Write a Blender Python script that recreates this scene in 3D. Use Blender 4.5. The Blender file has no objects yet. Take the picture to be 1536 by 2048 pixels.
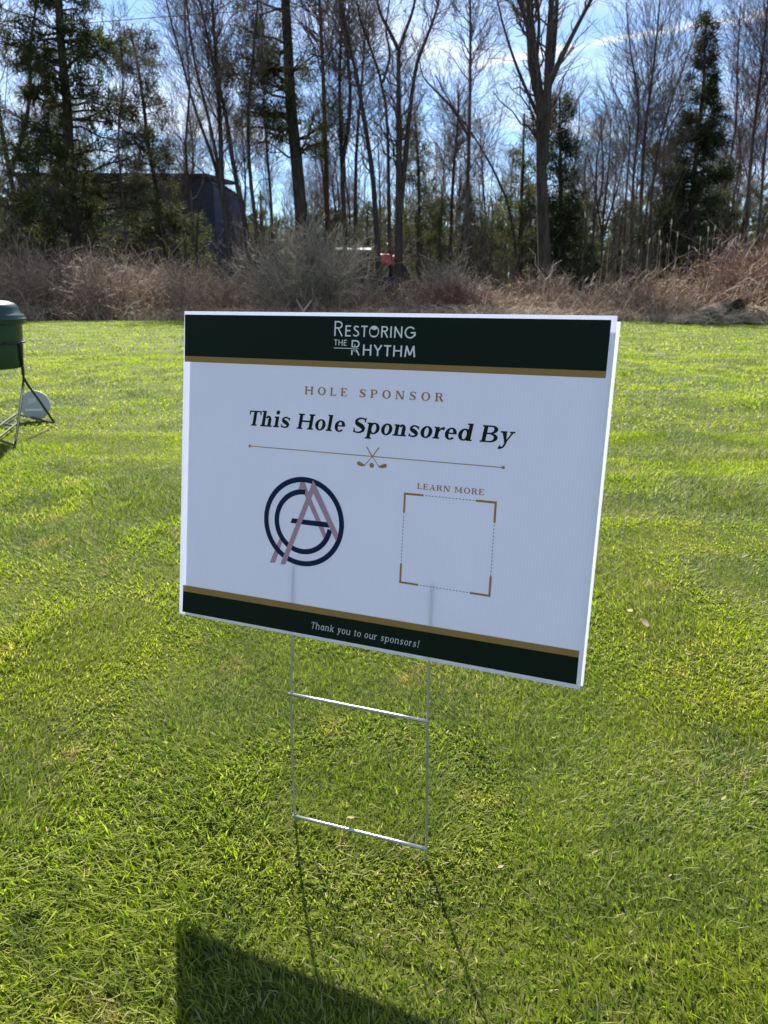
import bpy, math, random
import numpy as np
from mathutils import Vector, Matrix
from mathutils.geometry import delaunay_2d_cdt

rng = np.random.default_rng(7)
random.seed(7)
SC = bpy.context.scene
COL = SC.collection
R = math.radians

# ------------------------------------------------------------------ camera, sky, sun, exposure
F = 1480.0                      # focal length in photo pixels (photo 1536 x 2048)
PITCH = R(16.5)
CAM_H = 0.7584
cam_data = bpy.data.cameras.new('camera')
cam = bpy.data.objects.new('camera', cam_data)
COL.objects.link(cam)
cam.location = (0, 0, CAM_H)
cam.rotation_euler = (math.pi / 2 - PITCH, 0, 0)
cam_data.sensor_fit = 'VERTICAL'
cam_data.sensor_height = 9.8
cam_data.sensor_width = 7.35
cam_data.lens = F / 2048 * 9.8
cam_data.clip_start = 0.05
cam_data.clip_end = 2000
cam_data.dof.use_dof = True
cam_data.dof.focus_distance = 1.0
cam_data.dof.aperture_fstop = 3.6
SC.camera = cam

SUN_DIR = Vector((-0.1328, 0.7339, 0.6661)).normalized()
SUN_EL = math.asin(SUN_DIR.z)
world = bpy.data.worlds.new('World')
SC.world = world
world.use_nodes = True
wn, wl = world.node_tree.nodes, world.node_tree.links
wn.clear()
w_out = wn.new('ShaderNodeOutputWorld')
w_bg = wn.new('ShaderNodeBackground')
w_bg.inputs['Strength'].default_value = 0.066
w_sky = wn.new('ShaderNodeTexSky')
w_sky.sky_type = 'NISHITA'
w_sky.sun_disc = False
w_sky.sun_elevation = SUN_EL
w_sky.sun_rotation = math.atan2(SUN_DIR.x, SUN_DIR.y)
w_sky.air_density = 1.0
w_sky.dust_density = 0.15
w_sky.ozone_density = 4.0

def wmath(op, a, b=None, c=None):
    n = wn.new('ShaderNodeMath'); n.operation = op
    for i, v in enumerate((a, b, c)):
        if v is None: continue
        if isinstance(v, (int, float)): n.inputs[i].default_value = v
        else: wl.new(v, n.inputs[i])
    return n.outputs[0]

w_tc = wn.new('ShaderNodeTexCoord')
w_sep = wn.new('ShaderNodeSeparateXYZ')
wl.new(w_tc.outputs['Generated'], w_sep.inputs[0])
zz = wmath('ADD', wmath('MAXIMUM', w_sep.outputs['Z'], 0.0), 0.10)
cu = wmath('DIVIDE', w_sep.outputs['X'], zz)          # a flat cloud deck seen in perspective
cv = wmath('DIVIDE', w_sep.outputs['Y'], zz)

def wnoise(u, v, scale, detail, rough, dist=0.0):
    n = wn.new('ShaderNodeTexNoise')
    n.inputs['Scale'].default_value = scale; n.inputs['Detail'].default_value = detail
    n.inputs['Roughness'].default_value = rough; n.inputs['Distortion'].default_value = dist
    cx = wn.new('ShaderNodeCombineXYZ')
    wl.new(u, cx.inputs[0]); wl.new(v, cx.inputs[1])
    wl.new(cx.outputs[0], n.inputs['Vector'])
    return n.outputs['Fac']

def wramp(x, lo, hi):
    n = wn.new('ShaderNodeMapRange'); n.interpolation_type = 'SMOOTHSTEP'
    n.inputs['From Min'].default_value = lo; n.inputs['From Max'].default_value = hi
    wl.new(x, n.inputs['Value'])
    return n.outputs['Result']

ca, sa = math.cos(R(24)), math.sin(R(24))
ur = wmath('ADD', wmath('MULTIPLY', cu, ca), wmath('MULTIPLY', cv, sa))
vr = wmath('SUBTRACT', wmath('MULTIPLY', cv, ca), wmath('MULTIPLY', cu, sa))
big = wnoise(wmath('ADD', ur, 3.1), wmath('ADD', vr, 1.7), 0.55, 3.0, 0.5, 0.3)
fine = wnoise(wmath('MULTIPLY', ur, 0.5), wmath('MULTIPLY', vr, 1.9), 1.3, 5.0, 0.5, 0.9)
cloud = wmath('MULTIPLY', wramp(big, 0.30, 0.60), wramp(fine, 0.28, 0.78))
# a vapour trail: a thin streak across the deck, broken up along its length
TRAIL_A, TRAIL_B = R(-28.5), 2.907
tl = wmath('SUBTRACT', wmath('SUBTRACT', cv, wmath('MULTIPLY', cu, math.tan(TRAIL_A))), TRAIL_B)
wob = wnoise(wmath('MULTIPLY', cu, 3.0), wmath('MULTIPLY', cv, 3.0), 3.0, 4.0, 0.6)
tl = wmath('ADD', tl, wmath('MULTIPLY', wmath('SUBTRACT', wob, 0.5), 0.05))
trail = wramp(wmath('ABSOLUTE', tl), 0.05, 0.004)
trail = wmath('MULTIPLY', trail, wmath('MULTIPLY', wramp(cu, 0.1, 0.35), wramp(wob, 0.3, 0.62)))
cloud = wmath('MINIMUM', wmath('ADD', wmath('MULTIPLY', cloud, 0.74), wmath('MULTIPLY', trail, 0.75)), 0.95)
w_mix = wn.new('ShaderNodeMix'); w_mix.data_type = 'RGBA'
wl.new(cloud, w_mix.inputs['Factor'])
w_tint = wn.new('ShaderNodeMix'); w_tint.data_type = 'RGBA'; w_tint.blend_type = 'MULTIPLY'
w_tint.inputs['Factor'].default_value = 1.0
w_tint.inputs['B'].default_value = (.86, .97, 1.08, 1)
wl.new(w_sky.outputs[0], w_tint.inputs['A'])
wl.new(w_tint.outputs['Result'], w_mix.inputs['A'])
w_mix.inputs['B'].default_value = (8.6, 9.0, 9.6, 1)
wl.new(w_mix.outputs['Result'], w_bg.inputs['Color'])
wl.new(w_bg.outputs[0], w_out.inputs['Surface'])

sun_d = bpy.data.lights.new('sun', 'SUN')
sun_d.energy = 5.0
sun_d.angle = R(0.53)
sun_d.color = (1.0, 0.955, 0.88)
sun = bpy.data.objects.new('sun', sun_d)
COL.objects.link(sun)
sun.rotation_euler = SUN_DIR.to_track_quat('Z', 'Y').to_euler()

SC.view_settings.view_transform = 'Standard'
SC.view_settings.look = 'None'
SC.view_settings.exposure = 1.35
SC.view_settings.gamma = 1.0
SC.cycles.max_bounces = 8
SC.cycles.transparent_max_bounces = 8
SC.cycles.use_denoising = True
SC.cycles.sample_clamp_indirect = 6

# ------------------------------------------------------------------ pixels to places
CP, SP = math.cos(PITCH), math.sin(PITCH)
def ray(u, v):
    x, y = (u - 768) / F, (v - 1024) / F
    return Vector((x, CP - y * SP, -SP - y * CP))
def at(u, v, Y):
    d = ray(u, v); k = Y / d.y
    return Vector((d.x * k, Y, CAM_H + d.z * k))
def gnd(u, v, z=0.0):
    d = ray(u, v); k = (z - CAM_H) / d.z
    return Vector((d.x * k, d.y * k, z))

# ------------------------------------------------------------------ materials
def mat(name):
    m = bpy.data.materials.new(name); m.use_nodes = True
    m.node_tree.nodes.clear()
    return m, m.node_tree.nodes, m.node_tree.links
class NT:
    """small node helper"""
    def __init__(self, name):
        self.m, self.n, self.l = mat(name)
        self.out = self.n.new('ShaderNodeOutputMaterial')
    def put(self, sock, v):
        if isinstance(v, (int, float)): sock.default_value = v
        elif isinstance(v, tuple): sock.default_value = (*v, 1) if len(v) == 3 and sock.type == 'RGBA' else v
        else: self.l.new(v, sock)
    def math(self, op, a, b=0.0):
        n = self.n.new('ShaderNodeMath'); n.operation = op
        self.put(n.inputs[0], a); self.put(n.inputs[1], b); return n.outputs[0]
    def noise(self, scale, detail=3, rough=.55, vec=None, dist=0):
        n = self.n.new('ShaderNodeTexNoise')
        n.inputs['Scale'].default_value = scale; n.inputs['Detail'].default_value = detail
        n.inputs['Roughness'].default_value = rough; n.inputs['Distortion'].default_value = dist
        if vec is not None: self.l.new(vec, n.inputs['Vector'])
        return n.outputs['Fac']
    def pos(self):
        return self.n.new('ShaderNodeNewGeometry').outputs['Position']
    def obj(self):
        return self.n.new('ShaderNodeTexCoord').outputs['Object']
    def scaled(self, vec, s):
        n = self.n.new('ShaderNodeMapping'); n.inputs['Scale'].default_value = s
        self.l.new(vec, n.inputs['Vector']); return n.outputs[0]
    def ramp(self, x, lo, hi):
        n = self.n.new('ShaderNodeMapRange'); n.interpolation_type = 'SMOOTHSTEP'
        n.inputs['From Min'].default_value = lo; n.inputs['From Max'].default_value = hi
        self.l.new(x, n.inputs['Value']); return n.outputs['Result']
    def mix(self, f, a, b, mode='MIX'):
        n = self.n.new('ShaderNodeMix'); n.data_type = 'RGBA'; n.blend_type = mode
        self.put(n.inputs['Factor'], f); self.put(n.inputs['A'], a); self.put(n.inputs['B'], b)
        return n.outputs['Result']
    def attr(self, name):
        n = self.n.new('ShaderNodeAttribute'); n.attribute_name = name; return n.outputs['Fac']
    def bump(self, h, strength, dist):
        n = self.n.new('ShaderNodeBump'); n.inputs['Strength'].default_value = strength
        n.inputs['Distance'].default_value = dist; self.l.new(h, n.inputs['Height']); return n.outputs[0]
    def bsdf(self, col, rough=.6, spec=.5, metal=0.0, normal=None, trans=None, trans_amt=0.0):
        b = self.n.new('ShaderNodeBsdfPrincipled')
        self.put(b.inputs['Base Color'], col); self.put(b.inputs['Roughness'], rough)
        b.inputs['Specular IOR Level'].default_value = spec; b.inputs['Metallic'].default_value = metal
        if normal is not None: self.l.new(normal, b.inputs['Normal'])
        s = b.outputs[0]
        if trans_amt:
            t = self.n.new('ShaderNodeBsdfTranslucent'); self.put(t.inputs['Color'], trans if trans is not None else col)
            if normal is not None: self.l.new(normal, t.inputs['Normal'])
            x = self.n.new('ShaderNodeMixShader'); x.inputs[0].default_value = trans_amt
            self.l.new(s, x.inputs[1]); self.l.new(t.outputs[0], x.inputs[2]); s = x.outputs[0]
        self.l.new(s, self.out.inputs['Surface'])
        return self.m

def plain(name, col, rough=.6, spec=.5, metal=0.0, var=.12, scale=40):
    t = NT(name)
    nz = t.noise(scale, 4, .6, t.obj())
    c2 = tuple(max(0, c * (1 - var)) for c in col); c3 = tuple(min(1, c * (1 + var)) for c in col)
    return t.bsdf(t.mix(nz, c2, c3), rough, spec, metal)

def lawn_colour(t, p):
    """turf colour at a place: yellow-green turf, blue-green tufts, dry tan patches"""
    xy = t.scaled(p, (1, 1, 0))
    warp = t.noise(1.7, 2, .5, xy)
    a = t.ramp(t.noise(1.15, 4, .62, xy, .6), .42, .60)
    b = t.ramp(t.noise(4.4, 5, .7, t.scaled(p, (1, 1.2, 0)), 1.2), .53, .68)
    d = t.ramp(t.noise(5.2, 3, .6, t.scaled(p, (1.0, 1.1, 0)), .4), .57, .72)
    c = t.mix(a, (.184, .224, .028), (.134, .178, .030))
    c = t.mix(t.math('MULTIPLY', b, .78), c, (.088, .128, .030))
    c = t.mix(t.math('MULTIPLY', d, .62), c, (.330, .285, .105))
    dk = t.ramp(t.noise(9.0, 4, .7, xy, .8), .52, .72)
    c = t.mix(t.math('MULTIPLY', dk, .45), c, (.062, .095, .012))
    return t.mix(t.ramp(warp, .35, .7), c, t.mix(1.0, c, (1.10, 1.04, .8), 'MULTIPLY'))

M = {}
t = NT('turf_soil'); p = t.pos()
nz = t.noise(160, 5, .7, p)
c = t.mix(t.ramp(nz, .3, .7), t.mix(1.0, lawn_colour(t, p), (.35, .35, .3), 'MULTIPLY'), t.mix(1.0, lawn_colour(t, p), (.8, .78, .7), 'MULTIPLY'))
M['lawn'] = t.bsdf(c, .85, .15, normal=t.bump(t.noise(60, 6, .75, p), .8, .03))

t = NT('grass_blade'); p = t.pos(); rnd = t.attr('rnd'); hgt = t.attr('along')
c = lawn_colour(t, p)
c = t.mix(1.0, c, t.mix(rnd, (.66, .72, .72), (1.75, 1.6, 1.35)), 'MULTIPLY')
straw = t.ramp(t.math('ADD', rnd, t.math('MULTIPLY', t.ramp(t.noise(2.1, 4, .6, t.scaled(p, (1, 1, 0))), .41, .67), .23)), .94, 1.0)
c = t.mix(straw, c, (.40, .335, .175))
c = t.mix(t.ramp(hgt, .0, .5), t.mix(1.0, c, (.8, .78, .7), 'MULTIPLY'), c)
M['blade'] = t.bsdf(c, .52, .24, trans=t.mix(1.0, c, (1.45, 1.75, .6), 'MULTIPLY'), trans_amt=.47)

t = NT('woodland_floor'); p = t.pos()
M['soil'] = t.bsdf(t.mix(t.noise(1.4, 6, .7, p), (.045, .035, .025), (.15, .115, .08)), .95, .1,
                   normal=t.bump(t.noise(12, 5, .7, p), .9, .1))

def bark(name, a, b, sx=9):
    t = NT(name); o = t.obj()
    nz = t.noise(1.0, 5, .7, t.scaled(o, (sx, sx, 1.3)))
    c = t.mix(t.ramp(nz, .32, .7), a, b)
    return t.bsdf(c, .9, .15, normal=t.bump(nz, .8, .05))
M['bark_grey'] = bark('bark_grey', (0.050, 0.040, 0.034), (0.135, 0.112, 0.099))
M['bark_dark'] = bark('bark_dark', (0.031, 0.025, 0.021), (0.090, 0.073, 0.061))
M['bark_red'] = bark('bark_red', (0.043, 0.026, 0.020), (0.119, 0.068, 0.052))
M['twig'] = bark('twig_bark', (0.085, 0.064, 0.056), (0.192, 0.146, 0.132))
M['twig_red'] = bark('twig_red', (0.090, 0.053, 0.045), (0.198, 0.117, 0.104))
def cane(name, a, b, gloss=.55):
    t = NT(name); r = t.math('POWER', t.attr('rnd'), 1.7)
    return t.bsdf(t.mix(r, a, b), gloss, .3)
M['cane'] = cane('dead_cane', (.115, .074, .049), (.66, .48, .34))
M['cane_grey'] = cane('grey_twig', (.165, .135, .098), (.62, .52, .39))
M['cane_red'] = cane('russet_twig', (.13, .05, .04), (.30, .14, .11))
M['straw'] = cane('straw', (.30, .22, .135), (.74, .60, .43))
M['woods'] = cane('far_twig', (.06, .05, .042), (.19, .15, .125), .9)
def needles(name, a, b):
    t = NT(name); r = t.attr('rnd')
    c = t.mix(r, a, b)
    return t.bsdf(c, .75, .12, trans=t.mix(1.0, c, (1.3, 1.35, .8), 'MULTIPLY'), trans_amt=.3)
M['dead_leaf'] = needles('dead_leaf', (.16, .085, .045), (.52, .36, .22))
M['pine'] = needles('pine_needles', (.020, .030, .012), (.100, .112, .036))
M['spruce'] = needles('spruce_needles', (.016, .026, .014), (.072, .086, .036))
M['cedar'] = needles('cedar_sprays', (.030, .042, .012), (.125, .138, .036))

# ------------------------------------------------------------------ mesh helpers
def link(name, me, m=None, parent=None):
    o = bpy.data.objects.new(name, me); COL.objects.link(o)
    if m is not None and me is not None and not me.materials: me.materials.append(m)
    if parent is not None: o.parent = parent
    return o
def tag(o, label=None, cat=None, group=None, kind=None):
    if label: o['label'] = label
    if cat: o['category'] = cat
    if group: o['group'] = group
    if kind: o['kind'] = kind
    return o
def empty(name, loc, label, cat, group=None, rz=0.0):
    o = bpy.data.objects.new(name, None); COL.objects.link(o)
    o.location = loc; o.rotation_euler = (0, 0, rz); o.empty_display_size = .1
    return tag(o, label, cat, group)
def np_mesh(name, verts, quads, smooth=True, attrs=None):
    """verts (n,3), quads (m,k)"""
    me = bpy.data.meshes.new(name)
    verts = np.ascontiguousarray(verts, np.float32); quads = np.ascontiguousarray(quads, np.int32)
    k = quads.shape[1]
    me.vertices.add(len(verts)); me.vertices.foreach_set('co', verts.ravel())
    me.loops.add(quads.size); me.loops.foreach_set('vertex_index', quads.ravel())
    me.polygons.add(len(quads))
    me.polygons.foreach_set('loop_start', np.arange(0, quads.size, k, dtype=np.int32))
    if smooth: me.polygons.foreach_set('use_smooth', np.ones(len(quads), bool))
    for an, av in (attrs or {}).items():
        a = me.attributes.new(an, 'FLOAT', 'POINT'); a.data.foreach_set('value', np.ascontiguousarray(av, np.float32))
    me.update(calc_edges=True)
    return me
def py_mesh(name, verts, faces, smooth=False):
    me = bpy.data.meshes.new(name); me.from_pydata([tuple(v) for v in verts], [], faces)
    if smooth: me.polygons.foreach_set('use_smooth', np.ones(len(me.polygons), bool))
    me.update(); return me

def nrm(a):
    return a / np.maximum(np.linalg.norm(a, axis=-1, keepdims=True), 1e-9)
def tube_arrays(P, Rr, sides):
    """P (B,n,3), Rr (B,n) -> verts, quads, branch index per vertex"""
    B, n, _ = P.shape
    T = nrm(np.gradient(P, axis=1))
    ref = np.zeros_like(T); ref[..., 0] = .31; ref[..., 1] = .93; ref[..., 2] = .2
    near = np.abs((T * nrm(ref)).sum(-1)) > .93
    ref[near] = (1, 0, .1)
    U = nrm(np.cross(T, ref)); V = np.cross(T, U)
    a = np.arange(sides) * 2 * math.pi / sides
    ring = U[:, :, None, :] * np.cos(a)[None, None, :, None] + V[:, :, None, :] * np.sin(a)[None, None, :, None]
    verts = P[:, :, None, :] + ring * Rr[:, :, None, None]
    idx = np.arange(B * n * sides).reshape(B, n, sides)
    q = np.stack([idx[:, :-1, :], np.roll(idx, -1, 2)[:, :-1, :], np.roll(idx, -1, 2)[:, 1:, :], idx[:, 1:, :]], -1)
    return verts.reshape(-1, 3), q.reshape(-1, 4), np.repeat(np.arange(B), n * sides)
class Tubes:
    def __init__(self): self.v, self.q, self.r, self.n = [], [], [], 0
    def add(self, P, Rr, sides=3, rnd=None):
        P = np.asarray(P, float); Rr = np.asarray(Rr, float)
        if P.ndim == 2: P, Rr = P[None], Rr[None]
        if len(P) == 0: return
        v, q, b = tube_arrays(P, Rr, sides)
        rn = rng.random(len(P)) if rnd is None else rnd
        self.v.append(v); self.q.append(q + self.n); self.r.append(rn[b]); self.n += len(v)
    def mesh(self, name, origin=(0, 0, 0)):
        return np_mesh(name, np.concatenate(self.v) - np.array(origin), np.concatenate(self.q), True,
                       {'rnd': np.concatenate(self.r)})
def smooth_path(pts, n):
    """Catmull-Rom through pts, n samples by arc length"""
    p = np.array([list(q) for q in pts], float)
    if len(p) == 2: return p[0] + (p[1] - p[0]) * np.linspace(0, 1, n)[:, None]
    e = np.vstack([2 * p[0] - p[1], p, 2 * p[-1] - p[-2]])
    out = []
    for i in range(1, len(e) - 2):
        tt = np.linspace(0, 1, 12, endpoint=False)[:, None]
        a, b, c, d = e[i - 1], e[i], e[i + 1], e[i + 2]
        out.append(.5 * (2 * b + (c - a) * tt + (2 * a - 5 * b + 4 * c - d) * tt ** 2 + (3 * b - a - 3 * c + d) * tt ** 3))
    out = np.vstack(out + [p[-1:]])
    s = np.r_[0, np.cumsum(np.linalg.norm(np.diff(out, axis=0), axis=1))]
    g = np.linspace(0, s[-1], n)
    return np.stack([np.interp(g, s, out[:, k]) for k in range(3)], 1)
def wire(name, pts, r, m, parent=None, sides=8, n=None, origin=(0, 0, 0), smooth=True):
    """one capped rod along a path"""
    P = smooth_path(pts, n or max(6, 6 * len(pts))) if smooth else np.array([list(q) for q in pts], float)
    P = np.vstack([P[:1], P, P[-1:]])
    P[0] -= nrm(P[2] - P[1]) * 1e-5; P[-1] += nrm(P[-2] - P[-3]) * 1e-5
    rr = np.full(len(P), r); rr[0] = rr[-1] = r * .02
    tb = Tubes(); tb.add(P, rr, sides)
    return link(name, tb.mesh(name, origin), m, parent)
def lathe(name, prof, seg, m, parent=None, loc=(0, 0, 0)):
    v, f = [], []
    for (r, z) in prof:
        for k in range(seg):
            a = 2 * math.pi * k / seg; v.append((r * math.cos(a), r * math.sin(a), z))
    for i in range(len(prof) - 1):
        for k in range(seg):
            k2 = (k + 1) % seg
            f.append((i * seg + k, i * seg + k2, (i + 1) * seg + k2, (i + 1) * seg + k))
    f.append(tuple(range(seg))[::-1]); f.append(tuple(range((len(prof) - 1) * seg, len(prof) * seg)))
    o = link(name, py_mesh(name, v, f, True), m, parent); o.location = loc
    return o
def box_mesh(name, x0, x1, y0, y1, z0, z1):
    v = [(x, y, z) for x in (x0, x1) for y in (y0, y1) for z in (z0, z1)]
    f = [(0, 1, 3, 2), (4, 6, 7, 5), (0, 4, 5, 1), (2, 3, 7, 6), (0, 2, 6, 4), (1, 5, 7, 3)]
    return py_mesh(name, v, f)
def box(name, x0, x1, y0, y1, z0, z1, m, parent=None, bev=0.0):
    o = link(name, box_mesh(name, x0, x1, y0, y1, z0, z1), m, parent)
    if bev:
        b = o.modifiers.new('bevel', 'BEVEL'); b.width = bev; b.segments = 2
    return o

# ------------------------------------------------------------------ ground
EDGE_PTS = [(-60, 24.0), (-30, 23.0), (-9.7, 22.0), (-5, 22.3), (0, 21.7), (6, 21.6), (9, 20.6), (11, 20.2), (30, 21.5), (60, 23)]
def edge(x):
    x = np.asarray(x, float)
    return np.interp(x, [e[0] for e in EDGE_PTS], [e[1] for e in EDGE_PTS]) + .12 * np.sin(x * 1.9) + .08 * np.sin(x * 4.7 + 1)
gv = [(-900, -300, -.02), (900, -300, -.02), (900, 1200, -.02), (-900, 1200, -.02)]
tag(link('ground', py_mesh('ground', gv, [(0, 1, 2, 3)]), M['soil']), kind='structure')
xs = np.r_[np.linspace(-60, -16, 12), np.linspace(-15, 15, 121), np.linspace(16, 60, 12)]
lv = [(x, -12, -.012) for x in xs] + [(x, float(edge(x)), -.012) for x in xs]
nx = len(xs)
tag(link('lawn', py_mesh('lawn', lv, [(i, i + 1, nx + i + 1, nx + i) for i in range(nx - 1)]), M['lawn']), kind='structure')

# ------------------------------------------------------------------ grass blades
def vnoise(x, y, s, seed):
    """value noise on a lattice, 0..1"""
    g = np.random.default_rng(seed).random((128, 128))
    x, y = x * s + 500, y * s + 500
    i, j = np.floor(x).astype(int), np.floor(y).astype(int)
    fx, fy = x - i, y - j
    fx, fy = fx * fx * (3 - 2 * fx), fy * fy * (3 - 2 * fy)
    G = lambda a, b: g[a % 128, b % 128]
    return (G(i, j) * (1 - fx) + G(i + 1, j) * fx) * (1 - fy) + (G(i, j + 1) * (1 - fx) + G(i + 1, j + 1) * fx) * fy
def blades(n, y0, y1, half, hgt, wid, lean, segs, power=1.0):
    """n blades between distances y0 and y1; half(y) = half width of the strip"""
    y = y0 + (y1 - y0) * rng.random(int(n * 1.6)) ** power
    w = half(y); keep = rng.random(len(y)) < w / w.max()
    y, w = y[keep][:n], w[keep][:n]
    x = (rng.random(len(y)) * 2 - 1) * w
    ok = y < edge(x) - .02
    x, y = x[ok], y[ok]
    n = len(x)
    tuft = vnoise(x, y, 2.2, 3) * .6 + vnoise(x, y, 7.0, 4) * .4
    h = hgt * (.5 + .7 * rng.random(n)) * (.55 + .95 * tuft ** 1.5)
    h *= 1 + .9 * np.clip(vnoise(x, y, 2.6, 8) * 1.6 - .75, 0, 1) * np.interp(y, [1.0, 2.2], [1, .35])
    long = rng.random(n) < .025 * tuft
    h[long] *= 1.7
    a0 = vnoise(x, y, 3.0, 5) * 9 + rng.normal(0, 1.0, n)
    ln = lean * (.25 + 1.1 * rng.random(n))
    dx, dy = np.cos(a0), np.sin(a0)
    fa = a0 + math.pi / 2 + rng.normal(0, .5, n)
    wx, wy = np.cos(fa), np.sin(fa)
    wd = wid * (.6 + .7 * rng.random(n)) * .5
    vs, al = [], []
    for s in range(segs + 1):
        f = s / segs
        px, py = x + dx * h * ln * f ** 1.6, y + dy * h * ln * f ** 1.6
        pz = -.014 + h * (f - .28 * ln * f * f)
        if s == segs:
            vs.append(np.stack([px, py, pz], 1)); al.append(np.full(n, f)); break
        ww = wd * (1 - .12 * f)
        vs.append(np.stack([px - wx * ww, py - wy * ww, pz], 1)); vs.append(np.stack([px + wx * ww, py + wy * ww, pz], 1))
        al += [np.full(n, f)] * 2
    v = np.stack(vs, 1).reshape(-1, 3); k = 2 * segs + 1
    base = (np.arange(n) * k)[:, None, None]
    tri = []
    for s in range(segs - 1): tri += [[2 * s, 2 * s + 1, 2 * s + 3], [2 * s, 2 * s + 3, 2 * s + 2]]
    tri.append([2 * segs - 2, 2 * segs - 1, 2 * segs])
    q = np.array(tri)[None] + base
    rn = np.repeat(rng.random(n), k)
    return v, q.reshape(-1, 3), rn, np.stack(al, 1).reshape(-1)
gz = []
gz.append(blades(190000, .45, 1.75, lambda y: .50 + y * .60, .0195, .0022, 1.05, 2))
gz.append(blades(210000, 1.75, 4.2, lambda y: .6 + y * .60, .022, .0046, 1.0, 1))
gz.append(blades(130000, 4.2, 10.0, lambda y: .9 + y * .58, .027, .0105, 1.0, 1))
gz.append(blades(100000, 10.0, 22.3, lambda y: 1.2 + y * .58, .030, .023, .95, 1))
gz.append(blades(20000, -2.0, .45, lambda y: 1.1 + y * 0, .022, .0060, 1.0, 1))
off, V_, Q_, R_, A_ = 0, [], [], [], []
for v, q, rn, al in gz:
    V_.append(v); Q_.append(q + off); R_.append(rn); A_.append(al); off += len(v)
me = np_mesh('grass', np.concatenate(V_), np.concatenate(Q_), False, {'rnd': np.concatenate(R_), 'along': np.concatenate(A_)})
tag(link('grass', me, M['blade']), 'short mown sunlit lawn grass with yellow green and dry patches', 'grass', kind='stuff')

# ------------------------------------------------------------------ the yard sign
def corrugated(name, col, trans_amt, rough=.45):
    t = NT(name); o = t.obj()
    w = t.n.new('ShaderNodeTexWave'); w.bands_direction = 'X'; w.inputs['Scale'].default_value = 74.0
    w.inputs['Distortion'].default_value = 0.0
    t.l.new(o, w.inputs['Vector'])
    c = t.mix(w.outputs['Fac'], tuple(x * .968 for x in col), col)  # flute stripes painted into the colour, in place of light passing through ribs
    c = t.mix(t.math('MULTIPLY', t.ramp(t.noise(9, 3, .5, o), .5, .75), .05), c, tuple(min(1, x * 1.2) for x in col))
    return t.bsdf(c, rough, .12, normal=t.bump(w.outputs['Fac'], .06, .0006), trans_amt=trans_amt)
M['coroplast'] = corrugated('corrugated_plastic', (.77, .79, .88), .53)
M['coroplast_back'] = corrugated('corrugated_plastic_back', (.86, .87, .92), .66)
M['ink_green'] = corrugated('ink_green', (.004, .013, .0075), .03, .6)
M['ink_gold'] = corrugated('ink_gold', (.33, .205, .068), .18)
M['ink_gold_text'] = plain('ink_gold_text', (.33, .20, .075), .5, .1, var=.05)
M['ink_black'] = plain('ink_black', (.010, .014, .012), .5, .1, var=.05)
M['ink_white'] = plain('ink_white', (.72, .72, .74), .5, .1, var=.03)
M['ink_navy'] = plain('ink_navy', (.008, .018, .060), .5, .1, var=.05)
M['ink_pink'] = plain('ink_pink', (.42, .27, .33), .5, .1, var=.03)
M['ink_grey'] = plain('ink_grey', (.10, .11, .11), .5, .1, var=.03)
t = NT('galvanised_wire')
M['wire'] = t.bsdf(t.mix(t.noise(120, 3, .6, t.obj()), (.30, .32, .31), (.55, .58, .57)), .33, .5, .75)

SW, SH = .6096, .4572
# the sign's own frame: x along its top edge, y up its face, z out of the face
s_x = Vector((.92611, -.37724, -.0006)).normalized()
s_y = Vector((.05504, .13350, .98952)); s_y = (s_y - s_x * s_x.dot(s_y)).normalized()
s_z = s_x.cross(s_y)
s_o = Vector((-.02339, .97341, CAM_H - .25167))
SIGN_M = Matrix.Translation(s_o) @ Matrix((s_x, s_y, s_z)).transposed().to_4x4()
def on_sign(u, v):
    """photo pixel -> x, y on the face of the sign"""
    d = ray(u, v); c0 = Vector((0, 0, CAM_H))
    k = (s_o - c0).dot(s_z) / d.dot(s_z)
    q = c0 + d * k - s_o
    return np.array([q.dot(s_x), q.dot(s_y)])
foot = gnd(720, 1672)
sign = empty('yard_sign', foot, 'white corrugated hole sponsor yard sign on wire stake in the lawn', 'sign')
def bow(x, y):
    """the sheet is not quite flat"""
    return .0022 * math.sin(x * 6.3 + .6) * (y / SH + .5) - .004 * (x / SW) ** 2 * (y / SH + .5)
SIGN_L = Matrix.Translation(-Vector(foot)) @ SIGN_M
def to_parent(x, y, z):
    return SIGN_L @ Vector((x, y, z + bow(x, y)))
# corners of the sheets as the photo shows them
def sheet(name, corners, z0, z1, m, parent, nxs=40, nys=6):
    (a, b, c, d) = [np.array(q) for q in corners]      # TL TR BR BL
    v, f = [], []
    def idx(i, j, k): return (k * (nys + 1) + j) * (nxs + 1) + i
    for k, z in enumerate((z1, z0)):
        for j in range(nys + 1):
            for i in range(nxs + 1):
                s, tt = i / nxs, j / nys
                q = (a * (1 - s) + b * s) * (1 - tt) + (d * (1 - s) + c * s) * tt
                v.append((q[0], q[1], z))
    for k in (0, 1):
        for j in range(nys):
            for i in range(nxs):
                q = (idx(i, j, k), idx(i, j + 1, k), idx(i + 1, j + 1, k), idx(i + 1, j, k))
                f.append(q if k == 0 else q[::-1])
    for i in range(nxs):
        f.append((idx(i, 0, 0), idx(i + 1, 0, 0), idx(i + 1, 0, 1), idx(i, 0, 1)))
        f.append((idx(i + 1, nys, 0), idx(i, nys, 0), idx(i, nys, 1), idx(i + 1, nys, 1)))
    for j in range(nys):
        f.append((idx(0, j + 1, 0), idx(0, j, 0), idx(0, j, 1), idx(0, j + 1, 1)))
        f.append((idx(nxs, j, 0), idx(nxs, j + 1, 0), idx(nxs, j + 1, 1), idx(nxs, j, 1)))
    return finish_flat(name, v, f, m, parent)
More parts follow.
